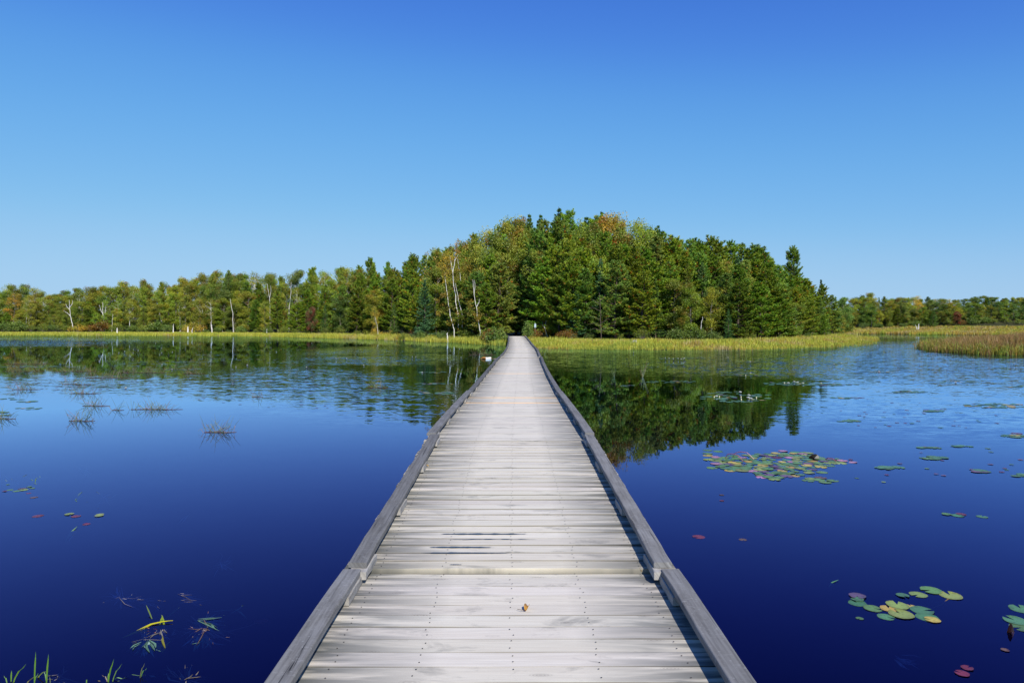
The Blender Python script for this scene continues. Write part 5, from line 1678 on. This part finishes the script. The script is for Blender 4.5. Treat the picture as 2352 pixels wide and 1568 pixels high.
weed('water_weed', 'tangled pinkish weed trailing toward the boardwalk', fan(rw, 470, 1445, 30, 60, .0035, PK) + fan(rw, 455, 1425, 24, 55, .0045, TL, (-.5, .9)) + fan(rw, 468, 1458, 12, 48, .005, TL, (.8, 2.4)) + [([(395, 1440), (440, 1448), (520, 1446), (575, 1432), (597, 1424)], .005, PK, -.02, -.01), ([(403, 1440), (396, 1455), (412, 1448)], .005, PG, -.01, -.01)], 2)
weed('water_weed', 'slim weed stem reaching past the long yellow blade', [([(375, 1418), (398, 1403), (412, 1393)], .004, (.16, .24, .08), -.02, .0), ([(388, 1408), (402, 1399), (411, 1396)], .005, (.16, .24, .08), -.02, .0)], 3)
weed('water_weed', 'cross-shaped weed sprig nearest the kerb rail', [([(484, 1402), (510, 1397), (545, 1393)], .004, TL, -.01, -.02), ([(530, 1405), (548, 1397), (558, 1390)], .005, TL, -.01, .0), ([(540, 1393), (552, 1400), (568, 1415)], .006, TL, -.02, -.02)], 4)
weed('water_weed', 'loose strands of sunken weed beyond the yellow blade', fan(rw, 280, 1374, 14, 46, .003, (.25, .22, .24)) + fan(rw, 320, 1378, 10, 50, .003, (.22, .2, .22), (-.4, .4)), 5)
weed('water_weed', 'faint weed strands between the yellow blade and the rail', fan(rw, 415, 1366, 8, 50, .003, (.24, .2, .2), (-.4, .6)) + fan(rw, 410, 1398 - 20, 5, 60, .003, (.24, .2, .2), (0, .25)), 6)
weed('water_weed', 'tiny sunken weed tuft off the second boardwalk section', fan(rw, 512, 1285, 9, 40, .003, (.2, .24, .22), z=(-.02, -.06)), 7)
weed('water_weed', 'curved pair of pale green blades in blue water', [([(150, 1240), (162, 1222), (178, 1210)], .011, (.2, .34, .14), -.02, .01), ([(156, 1232), (166, 1222), (174, 1217)], .008, (.2, .34, .14), -.02, .0)], 8)
weed('water_weed', 'short pale blade just below the curved pair', [([(158, 1240), (162, 1234), (168, 1228)], .008, (.2, .34, .2), -.02, .0)], 9)
weed('water_weed', 'thin curled blade pair alone on blue water', [([(408, 1197), (420, 1186), (434, 1180)], .005, (.2, .26, .26), -.03, -.01), ([(417, 1196), (425, 1188), (435, 1178)], .005, (.2, .26, .26), -.03, -.01)], 10)
weed('water_weed', 'weed leaf scraps floating among small pads', fan(rw, 178, 1150, 3, 26, .012, (.2, .34, .2), (3.8, 5.4)) + fan(rw, 200, 1084, 4, 24, .007, (.26, .4, .2), (3.6, 5.5)) + fan(rw, 240, 1144, 6, 40, .004, (.2, .26, .24)), 11)
weed('water_weed', 'weed stems with thin leaves at the picture edge', fan(rw, 30, 1115, 10, 46, .005, (.2, .28, .16), (3.6, 5.6)) + fan(rw, 80, 1110, 8, 30, .006, (.24, .4, .14), (3.6, 5.6)), 12)
weed('water_weed', 'thin green blade alone in dark water on the sign side', [([(1904, 1345), (1912, 1337), (1926, 1334)], .006, (.12, .28, .12), -.01, .01)], 13)
weed('water_weed', 'faint pale strands in the dark water past the near pads', fan(rw, 2060, 1500, 8, 50, .0025, (.25, .25, .3), (0, 1), z=(-.03, -.05)), 14)


def emergent(name, label, L_, hz):
    """blades that stand out of the water: foot and tip seen in the picture, at the foot's distance"""
    mb = MB(); c0 = None
    for (u0, v0, u1, v1, hw, col) in L_:
        p0 = np.array(at(u0, v0)); p2 = np.array(atd(u1, v1, p0[1] + .02))
        if c0 is None: c0 = p0
        p1 = p0 * .5 + p2 * .5 + np.array([0, 0, .012])
        P3 = np.array([p0 - [0, 0, .04], p0 * .75 + p2 * .25, p1, p0 * .25 + p2 * .75, p2])
        w = np.array([.5, .9, 1, .7, .04])[:, None] * hw * .75
        S_ = np.array([[.8, .6, 0]])
        V = np.concatenate([P3 - S_ * w, P3 + S_ * w]); k = 5
        mb.add(V, [(i, i + 1, k + i + 1, k + i) for i in range(k - 1)], None, col)
    return tag(mb.build(name, M['rush'], loc=c0), label, 'reed', 'green reeds rising at the bottom edge')


GB = (.10, .22, .02)
zb = lambda x, y: zz(x, y, 0, 2200, 1.96)
def EB(*q): return [(*zb(a, b_), *zb(c, d_), hw, col) for (a, b_, c, d_, hw, col) in q]
emergent('green_reed', 'leaning forked green reed at the bottom corner', EB((88, 1036, 207, 886, .006, (.14, .27, .025)), (86, 1030, 90, 940, .005, GB), (60, 1050, 30, 980, .004, GB)), 0)
emergent('green_reed', 'upright green reed with a bent side blade', EB((268, 1040, 280, 792, .0055, GB), (272, 1000, 405, 935, .006, (.26, .36, .05)), (180, 1040, 350, 975, .005, (.34, .33, .07)), (262, 1045, 300, 960, .004, GB)), 0)
emergent('green_reed', 'second upright green reed beside the bent one', EB((362, 1040, 380, 812, .006, GB), (365, 1020, 345, 950, .005, (.12, .24, .10)), (395, 1045, 388, 990, .003, (.1, .12, .05))), 0)
emergent('green_reed', 'bushy green reed clump at the bottom edge', EB((842, 1035, 892, 850, .0055, GB), (848, 1030, 850, 960, .005, (.14, .28, .06)), (870, 1030, 955, 886, .004, (.14, .26, .05)), (850, 1020, 990, 1000, .007, (.16, .30, .10)), (855, 1030, 1000, 1045, .007, (.14, .30, .12)),
                                                                       (840, 1030, 700, 1040, .005, (.22, .18, .09)), (920, 1000, 1150, 975, .004, (.14, .24, .08)), (1090, 1000, 1135, 880, .003, (.14, .16, .06)), (1095, 990, 1152, 920, .004, (.12, .26, .06)), (850, 1030, 800, 975, .004, (.2, .16, .1)), (676, 1045, 682, 1012, .004, GB)), 0)
weed('water_weed', 'pale sunken blade beside the bushy reed clump', [([zb(1168, 965), zb(1195, 966), zb(1222, 969)], .008, (.2, .3, .22), -.015, -.02)], 15)
weed('water_weed', 'sunken tan stems around the bushy reed clump', fan(rw, 425, 1560, 16, 60, .004, (.24, .20, .14)) + fan(rw, 130, 1555, 12, 50, .0035, (.24, .2, .14)), 16)

# ------------------------------------------------------------------ floating birch log, boulders, trail sign
d = dist(zz(0, 650, 1880, 1380, 11.76)[1])
lg = lambda x, y: np.array(atd(*zz(x, y, 1880, 1380, 11.76), d))
root = empty('birch_log', lg(850, 655) * [1, 1, 0], 0, 'broken white birch log with an orange rotten end floating by the boardwalk', 'log')
b0 = np.array(root.location)
mb = MB()
P0, P1 = lg(715, 655) * [1, 1, 0] + [0, 0, .02], lg(985, 640) * [1, 1, 0] + [0, 0, .03]
mb.tube([P0 + (P1 - P0) * f + [0, .1 * f, 0] for f in np.linspace(0, 1, 7)], [.088, .09, .089, .092, .09, .092, .094], 14)
mb.build('bark_sleeve', M['birch'], root, smooth=True, loc=b0).location = (0, 0, 0)
mb = MB()
rl_ = np.random.default_rng(3)
for k in range(9):
    q0 = P0 + [0.02, rl_.normal(0, .05), rl_.normal(0, .05)]
    q1 = lg(490 + 120 * rl_.random(), 640) + [0, rl_.normal(0, .05), rl_.normal(0, .03)]
    mb.tube([q0, q0 * .5 + q1 * .5 + [0, 0, .03], q1], [.06, .05, .012], 6, np.array([.42, .19, .05]) * rl_.uniform(.6, 1.3))
mb.build('rotten_core', M['rush'], root, loc=b0).location = (0, 0, 0)
mb = MB()
mb.tube([P1 + [-.02, 0, -.06], lg(1110, 605) * [1, 1, 0] + [0, .1, .0], lg(1250, 600) * [1, 1, 0] + [0, .15, .01], lg(1400, 575) * [1, 1, 0] + [0, .2, .05]], [.05, .03, .03, .045], 7, (.10, .055, .035))
mb.build('branch', M['rush'], root, loc=b0).location = (0, 0, 0)


def boulder(u, v, d, w, h, label, col, seed):
    x, y, z = atd(u, v, d)
    rng = np.random.default_rng(seed)
    bm_v, T = [], []
    n1, n2 = 10, 14
    for i in range(n1 + 1):
        th = math.pi * i / n1
        for j in range(n2):
            ph = 2 * math.pi * j / n2
            k = 1 + .14 * math.sin(2.3 * ph + th * 3 + seed) + .08 * math.sin(5 * ph - 2 * th)
            bm_v.append((w * k * math.sin(th) * math.cos(ph), w * .8 * k * math.sin(th) * math.sin(ph), h * math.cos(th) * k))
    Q = [(i * n2 + j, i * n2 + (j + 1) % n2, (i + 1) * n2 + (j + 1) % n2, (i + 1) * n2 + j) for i in range(n1) for j in range(n2)]
    mb = MB(); mb.add(bm_v, Q, None, col, 0, bm_v)
    o = mb.build('boulder', M['stone'])
    o.location = (x, y, float(height(x, y)[0]) + h * .35)
    return tag(o, label, 'boulder')


m, t, out = new_mat('granite')
b = nd(t, 'BsdfPrincipled'); b.inputs['Roughness'].default_value = .85
geo = nd(t, 'NewGeometry')
n1 = noise(t, geo.outputs['Position'], 9, 6)
t.links.new(mixc(t, ramp(t, n1.outputs[0], .35, .65), (.20, .18, .16), (.42, .38, .34)), b.inputs['Base Color'])
bp = nd(t, 'Bump'); bp.inputs['Distance'].default_value = .05; t.links.new(n1.outputs[0], bp.inputs['Height']); t.links.new(bp.outputs[0], b.inputs['Normal'])
t.links.new(b.outputs[0], out.inputs[0])
M['stone'] = m
boulder(1458, 786, 66, .46, .34, 'grey boulder lying in the bank sedge below the pines', (1, 1, 1), 1)
boulder(1142.5, 783.5, 79, .20, .22, 'small pale stone in the sedge at the boardwalk end', (1, 1, 1), 2)
boulder(1155, 789.5, 75.5, .34, .12, 'flat pale stone at the water edge beside the boardwalk', (1, 1, 1), 3)
boulder(1105, 789, 76, .22, .10, 'little flat stone at the water edge below the olive bush', (1, 1, 1), 5)

ds = 85.6
sg = lambda x, y: np.array(atd(*zz(x, y, 1950, 1240, 7.84), ds))
c0 = sg(1497, 550)
zg = float(height(c0[0], ds)[0])
root = empty('trail_sign', (c0[0], ds, zg), 0, 'narrow pale blue trail sign on a post at the edge of the wood', 'sign')
b0 = np.array([c0[0], ds, zg])
mb = MB()
box(mb, (-.03, .012, -.1), (.03, .07, sg(1497, 425)[2] - zg), (.17, .14, .11), 0)
mb.build('post', M['bark_grey'], root)
w2 = (sg(1525, 500) - sg(1470, 500))[0] / 2
zl, zh = sg(1497, 545)[2] - zg, sg(1497, 436)[2] - zg
mb = MB()
box(mb, (-w2, -.006, zl), (w2, .010, zh), (.50, .62, .72))
pn = mb.build('panel', M['petal'], root)
mb = MB()
dk = (.05, .10, .16)
h_ = zh - zl
mb.add([(-.045 * q + .0, -.0085, zl + h_ * f) for q, f in ((-1, .06), (.6, .06), (.9, .16), (-.5, .26))], [(0, 1, 2, 3)], None, dk)
mb.add([(x_, -.0085, zl + h_ * f) for x_, f in ((-.02, .3), (.05, .3), (.055, .38), (-.01, .42))], [(0, 1, 2, 3)], None, dk)
for f in (.55, .63, .71, .79):
    mb.add([(-w2 * .7, -.0085, zl + h_ * f), (w2 * .6, -.0085, zl + h_ * f), (w2 * .6, -.0085, zl + h_ * (f + .025)), (-w2 * .7, -.0085, zl + h_ * (f + .025))], [(0, 1, 2, 3)], None, (.28, .36, .42))
mb.build('print', M['petal'], pn)
mb = MB()
an = np.linspace(0, 2 * math.pi, 15)[:-1]
zc = sg(1497, 418)[2] - zg
V = [(.055 * math.cos(q), -.006, zc + .055 * math.sin(q)) for q in an] + [(.055 * math.cos(q), .008, zc + .055 * math.sin(q)) for q in an]
mb.add(V, [(i, (i + 1) % 14, 14 + (i + 1) % 14, 14 + i) for i in range(14)], [(0, i + 1, i) for i in range(1, 13)] + [(14, 14 + i, 15 + i) for i in range(1, 13)], (.42, .48, .55))
mb.build('marker_disc', M['petal'], root)
bpy.context.view_layer.update()
